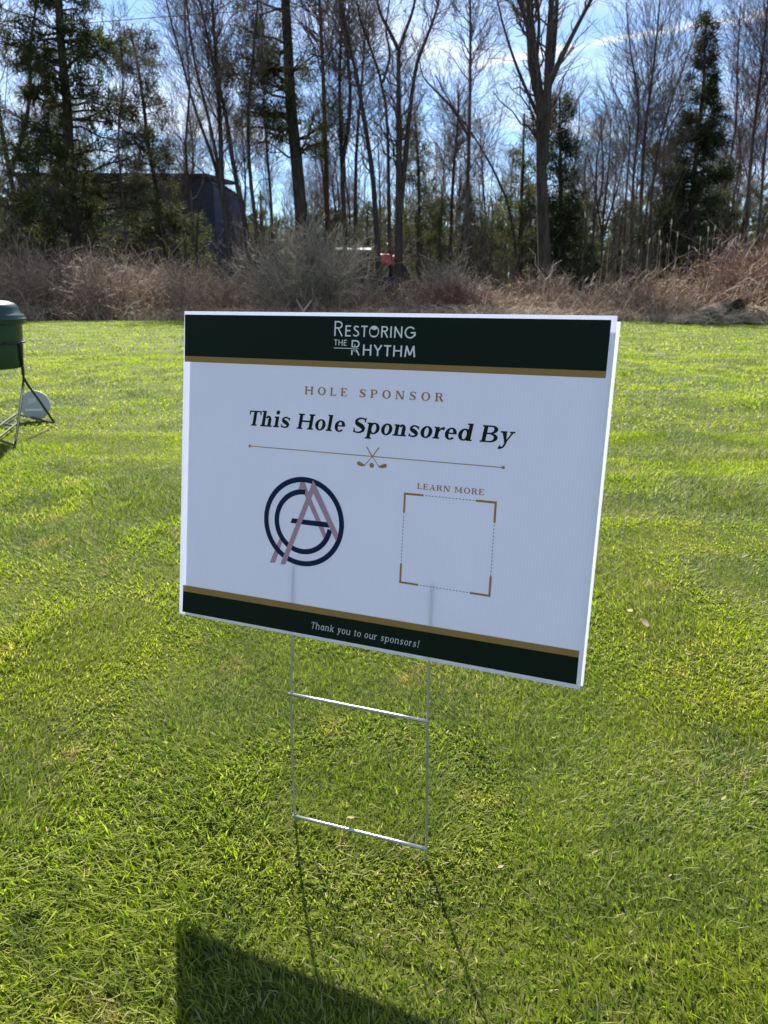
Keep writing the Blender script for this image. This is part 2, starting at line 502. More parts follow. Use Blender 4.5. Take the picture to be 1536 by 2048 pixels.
def finish_flat(name, v, f, m, parent):
    """v in sign coordinates; the object keeps the sign's frame so that its texture runs along the flutes"""
    vv = [(x, y, z + bow(x, y)) for x, y, z in v]
    o = link(name, py_mesh(name, vv, f), m, parent)
    o.matrix_local = SIGN_L if parent is sign else Matrix.Identity(4)
    return o
hx, hy = SW / 2, SH / 2
front = sheet('front_panel', [(-hx, hy), (hx, hy), (hx, -hy), (-hx, -hy)], -.0006, 0.0, M['coroplast'], sign)
dz = -.0105
back = sheet('back_panel', [(-hx + .004, hy - .0055), (hx + .0032, hy - .0055), (hx + .0022, -hy + .001), (-hx + .004, -hy + .001)],
             dz - .0006, dz, M['coroplast_back'], sign)
back['label'] = 'second white sheet behind the printed one'
# flat print, each colour a thin layer lifted a little off the sheet
def union(polys):
    vs, fs = [], []
    for pl in polys:
        a = sum(pl[i][0] * pl[(i + 1) % len(pl)][1] - pl[(i + 1) % len(pl)][0] * pl[i][1] for i in range(len(pl)))
        if abs(a) < 1e-14: continue
        if a < 0: pl = pl[::-1]
        fs.append(list(range(len(vs), len(vs) + len(pl)))); vs += [Vector((p[0], p[1])) for p in pl]
    def area(p): return abs(sum(p[i][0] * p[(i + 1) % len(p)][1] - p[(i + 1) % len(p)][0] * p[i][1] for i in range(len(p)))) / 2
    best = None
    for th in (0.0, .37, .81, 1.23, 2.05):       # the merge can slip on near-parallel edges: turn it and keep the tightest result
        c, q, K = math.cos(th), math.sin(th), 1000.0
        r = delaunay_2d_cdt([Vector(((v.x * c - v.y * q) * K, (v.x * q + v.y * c) * K)) for v in vs], [], fs, 0, 1e-4)
        ov = [((v.x * c + v.y * q) / K, (v.y * c - v.x * q) / K) for v in r[0]]
        of = [tuple(f) for f, src in zip(r[2], r[5]) if len(src)]
        A = sum(area([ov[i] for i in f]) for f in of)
        if best is None or A < best[0] * .9995: best = (A, ov, of)
    return best[1], best[2]
def ink(name, polys, m, z, parent=None):
    if not polys: return
    groups = polys if isinstance(polys[0][0][0], (list, tuple, np.ndarray)) and np.ndim(polys[0][0][0]) == 1 else [polys]
    V, Fc = [], []
    for g in groups:
        if not g: continue
        v, f = union(g); b = len(V)
        V += [(x, y, z) for x, y in v]; Fc += [tuple(i + b for i in q) for q in f]
    return finish_flat(name, V, Fc, m, parent or front)
def quad_px(pts, cuts=24):
    """a print area given by photo pixels TL TR BR BL, cut up so that it follows the sheet"""
    a, b, c, d = [on_sign(*q) for q in pts]
    out = []
    for i in range(cuts):
        s, e = i / cuts, (i + 1) / cuts
        out.append([a + (b - a) * s, a + (b - a) * e, d + (c - d) * e, d + (c - d) * s])
    return out
def line_px(p, q, w):
    a, b = on_sign(*p), on_sign(*q); return thick(a, b, w)
def thick(a, b, w):
    a, b = np.array(a, float), np.array(b, float)
    d = (b - a) / np.linalg.norm(b - a); n = np.array([-d[1], d[0]]) * w / 2
    return [a - n, b - n, b + n, a + n]
def disc(c, r, n=20):
    return [(c[0] + r * math.cos(2 * math.pi * i / n), c[1] + r * math.sin(2 * math.pi * i / n)) for i in range(n)]

# --- lettering: a small slab-serif alphabet in units of the cap height
class Face:
    def __init__(s, S, T, e): s.S, s.T, s.e, s.X = S, T, e, .715
    def rect(s, x0, y0, x1, y1): return [(x0, y0), (x1, y0), (x1, y1), (x0, y1)]
    def stem(s, x, y0, y1, bl=1, br=1, tl=1, tr=1, w=None):
        w = w or s.S; o = [s.rect(x, y0, x + w, y1)]
        if bl or br: o.append(s.rect(x - s.e * bl, y0, x + w + s.e * br, y0 + s.T))
        if tl or tr: o.append(s.rect(x - s.e * tl, y1 - s.T, x + w + s.e * tr, y1))
        return o
    def arc(s, cx, cy, rx, ry, a0, a1, S=None, T=None, n=16):
        S = s.S if S is None else S; T = s.T if T is None else T
        o, pr = [], None
        for i in range(n + 1):
            a = R(a0 + (a1 - a0) * i / n); c, q = math.cos(a), math.sin(a)
            cur = ((cx + rx * c, cy + ry * q), (cx + (rx - S) * c, cy + (ry - T) * q))
            if pr: o.append([pr[0], cur[0], cur[1], pr[1]])
            pr = cur
        return o
    def stroke(s, pts, w):
        """pts with a width at each"""
        P = smooth_path([(x, y, 0) for x, y in pts], 18)[:, :2]
        W = np.interp(np.linspace(0, 1, 18), np.linspace(0, 1, len(w)), w)
        d = np.gradient(P, axis=0); d /= np.linalg.norm(d, axis=1)[:, None]
        n = np.stack([-d[:, 1], d[:, 0]], 1) * W[:, None] / 2
        return [[tuple(P[i] - n[i]), tuple(P[i + 1] - n[i + 1]), tuple(P[i + 1] + n[i + 1]), tuple(P[i] + n[i])] for i in range(17)]
    def glyph(s, ch):
        S, T, e, X = s.S, s.T, s.e, s.X
        rc = s.rect
        if ch == 'H': return s.stem(e + .02, 0, 1) + s.stem(1.25 - e - S, 0, 1) + [rc(e + S, .47, 1.25 - e - S, .47 + T * 1.15)], 1.30
        if ch == 'O': return s.arc(.6, .5, .55, .52, 0, 360, S * 1.08, T, 36), 1.20
        if ch == 'L': return s.stem(e + .02, 0, 1, br=0) + [rc(e + S, 0, .88, T), rc(.88 - T, 0, .88, .28)], .92
        if ch == 'E': return s.stem(e + .02, 0, 1, br=0, tr=0) + [rc(e, 0, .92, T), rc(.92 - T, 0, .92, .27), rc(e, 1 - T, .88, 1), rc(.88 - T, .76, .88, 1),
                             rc(e, .47, .66, .47 + T * 1.1), rc(.64 - T, .36, .64, .68)], 1.0
        if ch == 'S': return s.stroke([(.80, .86), (.62, .985 - T / 2), (.36, .97 - T / 2), (.17, .75), (.32, .585), (.62, .45), (.79, .25), (.6, .03 + T / 2), (.30, .01 + T / 2), (.12, .14)],
                             [T, T, T * 1.4, S, S * 1.12, S * 1.12, S, T * 1.4, T, T]) + [rc(.78 - T * .1, .70, .78 + T * .9, .97), rc(.08, .04, .08 + T, .32)], .97
        if ch == 'P': return s.stem(e + .02, 0, 1, tr=0) + s.arc(.55, .715, .38, .285, -90, 90) + [rc(e, 1 - T, .56, 1), rc(e + S, .43, .56, .43 + T)], 1.0
        if ch == 'N': return s.stem(e + .02, 0, 1, tr=0, w=T * 1.3) + s.stem(1.16 - e - T * 1.3, 0, 1, bl=0, br=0, w=T * 1.3) + [[(e, 1), (e + S * 1.25, 1), (1.16 - e, 0), (1.16 - e - S * 1.1, 0)]], 1.22
        if ch == 'R': return s.stem(e + .02, 0, 1, tr=0) + s.arc(.55, .74, .36, .26, -90, 90) + [rc(e, 1 - T, .56, 1), rc(e + S, .48, .56, .48 + T),
                             [(.50, .50), (.50 + S * 1.1, .52), (1.0, T), (1.0 - S * .95, 0)], rc(.82, 0, 1.08, T)], 1.10
        if ch == 'A': return [[(.5, 1), (.60, 1), (.60 + .42, 0), (.60 + .42 - S * 1.15, 0), (.48, .86)], [(.5, 1), (.57, 1), (.21, 0), (.14, 0)], rc(.25, .28, .86, .28 + T),
                             rc(0, 0, .36, T), rc(.68, 0, 1.12, T)], 1.12
        if ch == 'M': return s.stem(e + .02, 0, 1, tr=0, w=T * 1.3) + s.stem(1.34 - e - S, 0, 1, tl=0) + [[(e, 1), (e + S * 1.2, 1), (.72, .12), (.62, .12)], [(1.34 - e, 1), (1.34 - e - S * .9, 1), (.62, .12), (.72, .12)]], 1.42
        if ch == 'T': return s.stem(.51 - S / 2, 0, 1, tl=0, tr=0) + [rc(.04, 1 - T, .98, 1), rc(.04, .73, .04 + T, 1), rc(.98 - T, .73, .98, 1)], 1.0
        if ch == 'B': return s.stem(e + .02, 0, 1, br=0, tr=0) + s.arc(.62, .755, .38, .245, -90, 90) + s.arc(.62, .27, .46, .27, -90, 90) + [rc(e, 1 - T, .63, 1), rc(e, 0, .63, T), rc(e, .48, .63, .48 + T)], 1.16
        if ch == 'h': return s.stem(e, 0, 1.04, tr=0) + s.arch(e + S * .6, .90 - e, 0) + s.stem(.90 - e - S, 0, X - .2, tl=0, tr=0), 1.0
        if ch == 'n': return s.stem(e, 0, X, tr=0) + s.arch(e + S * .6, .90 - e, 0) + s.stem(.90 - e - S, 0, X - .2, tl=0, tr=0), 1.0
        if ch == 'i': return s.stem(e, 0, X, tr=0) + [disc((e + S * .5, .98), S * .58, 14)], e * 2 + S + .08
        if ch == 'l': return s.stem(e, 0, 1.04, tr=0), e * 2 + S + .08
        if ch == 's': return s.stroke([(.58, .60), (.44, X - T * .45), (.26, X - .035), (.12, .54), (.24, .42), (.46, .31), (.58, .17), (.42, .005 + T / 2), (.22, .0 + T / 2), (.08, .11)],
                             [T, T, T * 1.2, S * .85, S, S, S * .85, T * 1.2, T, T]) + [rc(.565, .49, .565 + T * .9, .68), rc(.05, .03, .05 + T * .9, .22)], .74
        if ch == 'o': return s.arc(.42, X / 2, .385, X / 2 + .015, 0, 360, S, T, 32), .86
        if ch == 'e': return s.arc(.42, X / 2, .375, X / 2 + .015, 0, 318, S * .98, T, 30) + [rc(.12, X * .47, .78, X * .47 + T * .95)], .84
        if ch == 'd': return s.arc(.42, X / 2, .385, X / 2 + .01, 0, 360, S, T, 30) + s.stem(.86 - S, 0, 1.04, bl=0, tr=0), .93
        if ch == 'p': return s.arc(.50, X / 2, .40, X / 2 + .01, 0, 360, S, T, 30) + s.stem(.06 + e * .3, -.31, X, tr=0), .95
        if ch == 'r': return s.stem(e, 0, X, tr=0) + s.stroke([(e + S * .8, .42), (e + S + .08, .60), (e + S + .22, X - T * .8), (e + S + .33, X - .10)], [T, T * 1.1, T * 1.5, S * .9]), .68
        if ch == 'y': return [[(.08, X), (.08 + S * 1.1, X), (.50, .02), (.36, .02)], [(.70, X), (.70 + T * 1.3, X), (.42, -.02), (.34, .02)], rc(0, X - T, .40, X), rc(.56, X - T, .88, X)] + \
                             s.stroke([(.44, .06), (.34, -.18), (.20, -.27), (.06, -.21)], [T * 1.2, T * 1.3, T * 1.2, S]), .82
        if ch == 'a': return s.arc(.38, X / 2, .35, X / 2 + .01, 0, 360, S, T, 28) + s.stem(.76 - S, 0, X, bl=0, tl=0, tr=0), .86
        if ch == 'k': return s.stem(e, 0, 1.04, tr=0) + [thick((e + S, .30), (.72, X - .03), T * 1.2), thick((e + S + .14, .40), (.80, .05), S), rc(.52, X - T, .88, X), rc(.62, 0, .94, T)], .93
        if ch == 'u': return s.stem(e, .2, X, bl=0, br=0, tr=0) + s.stem(.86 - S, 0, X, bl=0, tr=0) + s.arch2(e, .86 - S * .4), .97
        if ch == 't': return s.stem(.16, .12, .92, 0, 0, 0, 0) + [rc(.02, X - T, .48, X)] + s.stroke([(.16 + S / 2, .16), (.22 + S / 2, .04), (.40, .03), (.48, .12)], [S, S * .8, T, T]), .56
        if ch == '!': return [[(.14, 1.02), (.14 + S * 1.3, 1.02), (.14 + S * .9, .28), (.14 + S * .4, .28)], disc((.14 + S * .65, .08), S * .7, 14)], .45
        return [], .46
    def arch(s, x0, x1, y):
        X = s.X; cx = (x0 + x1) / 2
        return s.arc(cx + .02, X - .26, (x1 - x0) / 2 - .02, .275, 0, 150, min(s.S, (x1 - x0) * .40), s.T * 1.2, 14) + [s.rect(x1 - s.S, y, x1, X - .25)]
    def arch2(s, x0, x1):
        cx = (x0 + x1) / 2
        return s.arc(cx - .02, .255, (x1 - x0) / 2 - .0, .265, 180, 330, min(s.S, (x1 - x0) * .40), s.T * 1.2, 14)
def text(name, string, face, m, z, a_px, b_px, cap_px, slant=0.0, track=0.0):
    """set a line of type between two pixels of its baseline; cap_px is the pixel of the cap line above a_px"""
    a, b, c = on_sign(*a_px), on_sign(*b_px), on_sign(*cap_px)
    cap = abs(c[1] - a[1])
    polys, x = [], 0.0
    for ch in string:
        g, adv = face.glyph(ch)
        if g: polys.append([[(px + x + py * slant, py) for px, py in pl] for pl in g])
        x += adv + track
    x -= track
    kx = (b[0] - a[0]) / x
    d = (b - a) / (b[0] - a[0])
    out = [[[(a[0] + px * kx, a[1] + px * kx * d[1] + py * cap) for px, py in pl] for pl in g] for g in polys]
    return ink(name, out, m, z)
bold, light = Face(.245, .095, .10), Face(.125, .06, .07)
caps = Face(.225, .10, .10)

z1, z2, z3, z4 = .0003, .0005, .0007, .0009
ink('header_band', quad_px([(367.5, 628.5), (1223, 640), (1212.8, 742.5), (367.5, 711.5)]), M['ink_green'], z1)
ink('gold_stripe', quad_px([(367.5, 711.5), (1212.8, 742.5), (1211.3, 756.5), (367.5, 723)]), M['ink_gold'], z1)
ink('gold_stripe', quad_px([(366, 1169.5), (1158.8, 1301.5), (1157.5, 1315), (366, 1182)]), M['ink_gold'], z1)
ink('footer_band', quad_px([(366, 1182), (1157.5, 1315), (1152.5, 1369), (365, 1223)]), M['ink_green'], z1)

text('lettering', 'HOLE SPONSOR', caps, M['ink_gold_text'], z1, (609, 788.5), (888, 803.5), (609, 772.5), 0, .52)
text('lettering', 'This Hole Sponsored By', bold, M['ink_black'], z1, (494, 850.5), (1024, 888), (494, 820.5), .16, .02)
text('lettering', 'LEARN MORE', caps, M['ink_gold_text'], z1, (834.5, 977.5), (969, 990.5), (834.5, 966), 0, .14)
text('lettering', 'Thank you to our sponsors!', light, M['ink_white'], z2, (621.5, 1256), (838, 1295), (621.5, 1243), .2, .2)

# divider with crossed golf clubs
gold = []
gold.append(line_px((499, 892), (1007, 935), .00115))
gold += [disc(on_sign(499, 892), .0021), disc(on_sign(1007, 935), .0021)]
c0 = on_sign(745, 913.2)
for sgn in (-1, 1):
    top = c0 + np.array([sgn * .0092, .0130]); bot = c0 + np.array([-sgn * .0108, -.0128])
    gold.append(thick(c0, top, .0016)); gold.append(thick(c0, bot, .00105))
    e1 = bot + np.array([-sgn * .0085, .0022])
    gold += bold.stroke([tuple(bot + np.array([sgn * .001, 0])), tuple((bot + e1) / 2 + np.array([0, -.0003])), tuple(e1)], [.0014, .0046, .0054])
    gold.append(disc(e1, .0027))
gold.append(disc(c0 + np.array([0, -.0118]), .0034))
ink('club_divider', gold, M['ink_gold_text'], z1)

# round monogram emblem
def em(x, y): return on_sign(500 + x / 6.982, 930 + y / 6.982)
def circ(l, r, tp, bt):
    L, Rr, Tp, Bt = em(*l), em(*r), em(*tp), em(*bt)
    return np.array([(L[0] + Rr[0]) / 2, (Tp[1] + Bt[1]) / 2]), ((Rr[0] - L[0]) + (Tp[1] - Bt[1])) / 4
co, ro = circ((195, 735), (1320, 830), (735, 166), (790, 1418))
ci, ri = circ((342, 750), (1160, 830), (735, 338), (785, 1250))
rw = ro * .118
pink_back = [[em(712, 225), em(760, 225), em(800, 330), em(676, 336)], [em(757, 300), em(790, 315), em(1068, 962), em(1035, 1035), em(757, 408)],
             [em(412, 1025), em(452, 1068), em(352, 1366), em(276, 1362)]]
ink('emblem_back_letter', pink_back, M['ink_pink'], z1)
def ring(c, r0, r1, a0, a1, n=56):
    o, pr = [], None
    for i in range(n + 1):
        a = R(a0 + (a1 - a0) * i / n); cur = (c + r0 * np.array([math.cos(a), math.sin(a)]), c + r1 * np.array([math.cos(a), math.sin(a)]))
        if pr: o.append([pr[0], cur[0], cur[1], pr[1]])
        pr = cur
    return o
bar = [em(592, 742), em(1110, 802), em(1110, 876), em(566, 808)]
ink('emblem_ring', ring(co, ro, ro - rw, 0, 360) + ring(ci, ri, ri - rw, 88, 352) + [bar], M['ink_navy'], z2)
ink('emblem_front_letter', [[em(885, 212), em(920, 276), em(890, 388), em(495, 1390), em(424, 1384)],
                            [em(885, 212), em(920, 276), em(1236, 968), em(1205, 1066), em(886, 390), em(860, 330)]], M['ink_pink'], z3)

# frame of corner marks and dashes (the code inside it is left out)
q4 = [on_sign(*q) for q in ((810.5, 987), (992, 1005), (979, 1191.5), (800.5, 1164))]
fr, da = [], []
for i in range(4):
    a, b, d = q4[i], q4[(i + 1) % 4], q4[i - 1]
    for e in (b, d):
        u = (e - a) / np.linalg.norm(e - a)
        fr.append(thick(a - u * .0012, a + u * .0262, .0028))
    ink('corner_mark', fr, M['ink_gold_text'], z1); fr = []
    L = np.linalg.norm(b - a); u = (b - a) / L
    s = .0285
    while s < L - .029:
        da.append(thick(a + u * s, a + u * (s + .0026), .0009)); s += .0046
ink('dashed_frame', da, M['ink_grey'], z1)['kind'] = 'stuff'

# header wordmark, plain geometric capitals drawn as strokes
def sans(ch, w):
    k = Face(w, w, 0)
    L = lambda *p: [thick(p[i], p[i + 1], w) for i in range(len(p) - 1)]
    if ch == 'R': return L((.08, 0), (.08, 1)) + k.arc(.34, .745, .27, .255, -90, 90) + [k.rect(.08, 1 - w, .35, 1), k.rect(.08, .49, .35, .49 + w), *L((.32, .5), (.60, 0))], .68
    if ch == 'E': return L((.08, 0), (.08, 1)) + [k.rect(.03, 0, .52, w), k.rect(.03, .46, .48, .46 + w), k.rect(.03, 1 - w, .52, 1)], .60
    if ch == 'S': return k.stroke([(.52, .86), (.38, .97 - w / 2), (.2, .92), (.13, .73), (.3, .56), (.48, .42), (.53, .22), (.36, w / 2), (.18, .03 + w / 2), (.07, .18)], [w, w, w]), .66
    if ch == 'T': return L((.29, 0), (.29, 1)) + [k.rect(0, 1 - w, .58, 1)], .60
    if ch == 'O': return k.arc(.46, .5, .44, .52, 0, 360, w * .7, w * .7, 36), .98
    if ch == 'I': return L((.10, 0), (.10, 1)), .26
    if ch == 'N': return L((.09, 0), (.09, 1)) + L((.66, 0), (.66, 1)) + L((.09, .95), (.66, .05)), .80
    if ch == 'G': return k.arc(.50, .5, .48, .52, 40, 345, w, w, 30) + [k.rect(.55, .42, .97, .42 + w), k.rect(.97 - w, .2, .97, .5)], 1.06
    if ch == 'H': return L((.09, 0), (.09, 1)) + L((.66, 0), (.66, 1)) + [k.rect(.09, .46, .66, .46 + w)], .78
    if ch == 'Y': return L((.04, 1), (.34, .46)) + L((.64, 1), (.34, .46)) + L((.34, 0), (.34, .5)), .70
    if ch == 'M': return L((.07, 0), (.17, 1)) + L((.81, 0), (.71, 1)) + L((.17, .95), (.44, .15)) + L((.71, .95), (.44, .15)), .90
    return [], .3
def wordmark(string, a_px, b_px, cap_px, w, track=.06):
    a, b, c = on_sign(*a_px), on_sign(*b_px), on_sign(*cap_px)
    cap = abs(c[1] - a[1]); polys, x, spots = [], 0, []
    for ch in string:
        g, adv = sans(ch, w); spots.append(x)
        polys += [[(px + x, py) for px, py in pl] for pl in g]; x += adv + track
    kx = (b[0] - a[0]) / (x - track); sl = (b[1] - a[1]) / (b[0] - a[0])
    T_ = lambda px, py: (a[0] + px * kx, a[1] + px * kx * sl + py * cap)
    return [[T_(*q) for q in pl] for pl in polys], spots, T_
wm, _, _ = wordmark('R', (668, 672), (687, 672.6), (668, 642), .095)
w2, sp, T_ = wordmark('ESTORING', (690.5, 672.9), (834, 677.3), (690.5, 650.6), .125, .10)
# the O of the wordmark is a disc with a heart cut out of it: fill the gap above the heart
ox = sp[3] + .46
w2.append([T_(ox - .30, .86), T_(ox - .22, .72), T_(ox, .62), T_(ox + .22, .72), T_(ox + .30, .86), T_(ox, 1.0)])
w2.append([T_(ox - .30, .16), T_(ox, .02), T_(ox + .30, .16), T_(ox, .12)])
w3, _, _ = wordmark('THE', (668.5, 690.5), (695, 691.6), (668.5, 679), .12, .12)
w4, _, T4 = wordmark('R', (702, 710), (721, 710.8), (702, 680), .095)
w5, _, _ = wordmark('HYTHM', (725.5, 711), (832, 714.8), (725.5, 689), .125, .13)
ink('wordmark', wm + w2 + w3 + w4 + w5, M['ink_white'], z2)
pulse = [(668.5, 696), (706, 697.2), (707.5, 693), (709, 704), (711, 688), (713, 705), (714.5, 694), (716, 697.5), (718.5, 697.6)]
ink('pulse_gap', [line_px((699, 696.6), (723, 697.4), .0036)], M['ink_green'], z3)
ink('pulse_line', [line_px(pulse[i], pulse[i + 1], .0005 if i else .0009) for i in range(len(pulse) - 1)], M['ink_white'], z4)

# the wire stake: two uprights pushed into the flutes and two welded rungs
def wpt(u, v, z=-.0034):
    x, y = on_sign(u, v); return to_parent(x, y, z)
left = [wpt(587, 1132), wpt(585, 1200), wpt(583, 1265), wpt(580, 1388), wpt(582.5, 1520), wpt(588, 1632)]
right = [wpt(865, 1168), wpt(861, 1250), wpt(857, 1320), wpt(853.5, 1443), wpt(852, 1570), wpt(850.5, 1698)]
for name, pts in (('upright', left), ('upright', right)):
    d = (pts[-1] - pts[-2]).normalized()
    wire(name, pts + [pts[-1] + d * .06], .0019, M['wire'], sign, 8, 40)
def rung(a, b):
    a, b = Vector(a), Vector(b); d = (b - a).normalized(); o = s_z * .0034
    wire('rung', [a + o - d * .002, b + o + d * .002], .0025, M['wire'], sign, 8, 6)
rung(left[3], right[3]); rung(left[5], right[5])
# ------------------------------------------------------------------ litter bin on a wire stand
M['bin_green'] = plain('bin_plastic', (.010, .042, .027), .34, .5, var=.10, scale=14)
M['stand'] = plain('stand_paint', (.018, .022, .020), .4, .5, .3, var=.2, scale=30)
ax = gnd(-30, 866); ax.x = at(-33, 640, ax.y).x
Yc = ax.y
zb = lambda v: at(0, v, Yc).z
e = empty('litter_bin', (ax.x, ax.y, 0), 'dark green plastic litter bin held in a black wire stand', 'litter bin')
def prof(lst): return [(r, zb(v)) for r, v in lst]
lathe('body', prof([(.10, 737.5), (.158, 736), (.165, 731), (.176, 700), (.184, 665), (.186, 648), (.187, 646)]), 40, M['bin_green'], e)
lid = lathe('lid', prof([(.187, 649), (.200, 648), (.207, 644), (.207, 634), (.201, 629), (.186, 626), (.180, 618), (.176, 613), (.160, 606.5), (.125, 602), (.07, 600), (.01, 599.5)]), 40, M['bin_green'], e)
f0 = lid.data
lathe('lid_collar', prof([(.2065, 641), (.211, 640.5), (.212, 637), (.2065, 635.5)]), 40, M['bin_green'], lid)
rr = .188
rp = [(rr * math.cos(a), rr * math.sin(a), zb(685)) for a in np.linspace(0, 2 * math.pi, 41)]
wire('holding_ring', rp, .0055, M['stand'], e, 8, 80)
def loc(p): return Vector(p) - Vector((ax.x, ax.y, 0))
ang0 = math.atan2(-.05, 1)
J = loc(at(48.5, 757, 4.16)); ringp = Vector((rr * math.cos(ang0), rr * math.sin(ang0), zb(685)))
Fa, Fb, Fm = loc(gnd(30, 890, .012)), loc(gnd(109, 846, .012)), loc(gnd(36, 829, .012))
for k in (0, 1):
    rot = Matrix.Rotation(math.pi * k, 4, 'Z')
    T1 = lambda lst: [rot @ Vector(p) for p in lst]
    inb = (Fm - Fb).normalized(); ina = (Vector((-Fa.x * .0, Fa.y * .2, .012)) - Fa)
    left_in = loc(gnd(-28, 872, .012))
    wire('leg', T1([ringp, ringp.lerp(J, .5), J, J.lerp(Fb, .5), J.lerp(Fb, .94), Fb + inb * .012 + Vector((0, 0, .004)), Fb + inb * .04, Fb.lerp(Fm, .5), Fm]), .0065, M['stand'], e, 8, 60)
    wire('leg', T1([ringp + Vector((-.004, -.008, 0)), (ringp + J) / 2 + Vector((0, -.007, 0)), J + Vector((0, -.009, 0)), J.lerp(Fa, .5), J.lerp(Fa, .95), Fa + (left_in - Fa).normalized() * .015 + Vector((0, 0, .004)), Fa + (left_in - Fa).normalized() * .05, left_in]), .0065, M['stand'], e, 8, 60)
    wire('foot_rail', T1([Fm + Vector((.01, 0, 0)), Fm - Vector((.012, .004, 0)), loc(gnd(0, 851, .012)), loc(gnd(-40, 880, .012))]), .0065, M['stand'], e, 8, 30)

# ------------------------------------------------------------------ round marker standing behind the stand
M['marker'] = plain('marker_plastic', (.40, .42, .40), .45, .4, var=.06, scale=30)
M['marker_print'] = plain('marker_print', (.80, .80, .78), .5, .3, var=.02)
c = gnd(74, 838); Yd = c.y
r_m = 28.5 * (Yd * CP + .2) / F
e = empty('round_marker', (c.x, c.y, 0), 'round pale disc marker with faint script standing behind the bin stand', 'marker', rz=.18)
d = lathe('disc', [(.001, -.011), (r_m - .004, -.011), (r_m, -.008), (r_m, .008), (r_m - .004, .011), (.001, .011)], 44, M['marker'], e)
d.rotation_euler = (R(90 - 7), 0, 0); d.location = (0, 0, r_m * .985)
strokes = []
for i in range(4):
    x0 = -.036 + i * .012
    strokes += thick((x0, .004 + i * .004), (x0 + .010, .040 + i * .001), .0042),
wob = [(-.055 + .0052 * i, -.030 + (.0075 if i % 2 else -.0055) + .0012 * math.sin(i * 1.7)) for i in range(20)]
for i in range(19): strokes.append(thick(wob[i], wob[i + 1], .005))
v, f = union(strokes)
pr = link('printed_script', py_mesh('printed_script', [(x, y, .0) for x, y in v], f), M['marker_print'], d)
pr.location = (0, 0, .0125)
pr['kind'] = 'stuff'

# ------------------------------------------------------------------ dry leaves on the lawn
M['dry_leaf'] = plain('dry_leaf', (.27, .21, .12), .7, .2, var=.3, scale=90)
def leaf_mesh(s):
    v, f = [], []
    for i in range(6):
        x = (i / 5 - .5) * s; w = s * .24 * math.sin(math.pi * (.06 + .88 * i / 5)); z = .004 + .25 * s * (i / 5 - .4) ** 2
        v += [(x, -w, z + w * .5), (x, 0, z), (x, w, z + w * .35)]
    for i in range(5):
        for j in (0, 1):
            a = i * 3 + j; f.append((a, a + 1, a + 4, a + 3))
    return py_mesh('dry_leaf', v, f, True)
for k, (u, v, s) in enumerate([(1374, 1312, .022), (243, 1556, .010), (120, 1150, .02), (1448, 1600, .011), (1000, 1740, .012), (1105, 1480, .010), (702, 1640, .012), (1262, 1225, .024), (1290, 1248, .028), (330, 1490, .010)]):
    p = gnd(u, v, .014)
    o = link('dry_leaf', leaf_mesh(s), M['dry_leaf']); o.location = p; o.rotation_euler = (random.uniform(-.4, .4), random.uniform(-.4, .4), random.uniform(0, 6))
    tag(o, 'small curled dry leaf lying in the grass', 'leaf', 'dry leaves on the lawn')
# ------------------------------------------------------------------ trees
def grow(P, Rr, n_child, t0, t1, ang, len_k, up, n_pts, jit, r_k, min_len=.2, r_min=.006, abs_len=None, droop=0.0):
    """side branches from branches P (B,n,3) with radii Rr; returns children arrays"""
    B, n, _ = P.shape
    seg = np.linalg.norm(np.diff(P, axis=1), axis=2).sum(1)
    cnt = np.maximum(0, np.round(n_child * seg * rng.uniform(.75, 1.25, B))).astype(int)
    pi = np.repeat(np.arange(B), cnt)
    if len(pi) == 0: return np.zeros((0, n_pts, 3)), np.zeros((0, n_pts))
    C = len(pi)
    tt = t0 + (t1 - t0) * rng.random(C)
    f = tt * (n - 1); i = np.minimum(f.astype(int), n - 2); w = (f - i)[:, None]
    o = P[pi, i] * (1 - w) + P[pi, i + 1] * w
    tan = nrm(P[pi, i + 1] - P[pi, i])
    rr = Rr[pi, i] * (1 - w[:, 0]) + Rr[pi, i + 1] * w[:, 0]
    rv = nrm(rng.normal(0, 1, (C, 3)))
    side = nrm(np.cross(tan, rv))
    a = np.radians(rng.uniform(ang[0], ang[1], C))[:, None]
    d = nrm(tan * np.cos(a) + side * np.sin(a) + np.array([0, 0, up]))
    L = (abs_len(tt) if abs_len is not None else seg[pi] * len_k * (1.1 - .6 * tt)) * rng.uniform(.55, 1.25, C)
    L = np.maximum(L, min_len)
    bend = rng.normal(0, jit, (C, 3)); bend[:, 2] += up * .55 - droop
    s = np.linspace(0, 1, n_pts)[None, :, None]
    Pc = o[:, None, :] + L[:, None, None] * (d[:, None, :] * s + bend[:, None, :] * s ** 2)
    Pc[:, 1:-1] += rng.normal(0, .035, (C, n_pts - 2, 3)) * L[:, None, None]
    r0 = np.minimum(np.minimum(rr * r_k, rr * .85), .055)
    Rc = np.maximum(r0[:, None] * np.linspace(1, .25, n_pts)[None], r_min)
    return Pc, Rc
def stem_from(pix, Y, r0, r1, n=12, ground=True):
    pts = [at(u, v, Y) for u, v in pix]
    if ground: pts[0].z = -.15
    for k, q in enumerate(pts[1:]): q.y += random.uniform(-.25, .25)
    P = smooth_path(pts, n)
    k = Y / F
    rr = np.interp(np.linspace(0, 1, n), [0, 1], [r0 * k, r1 * k])
    if ground: rr[0] *= 1.35
    return P, rr
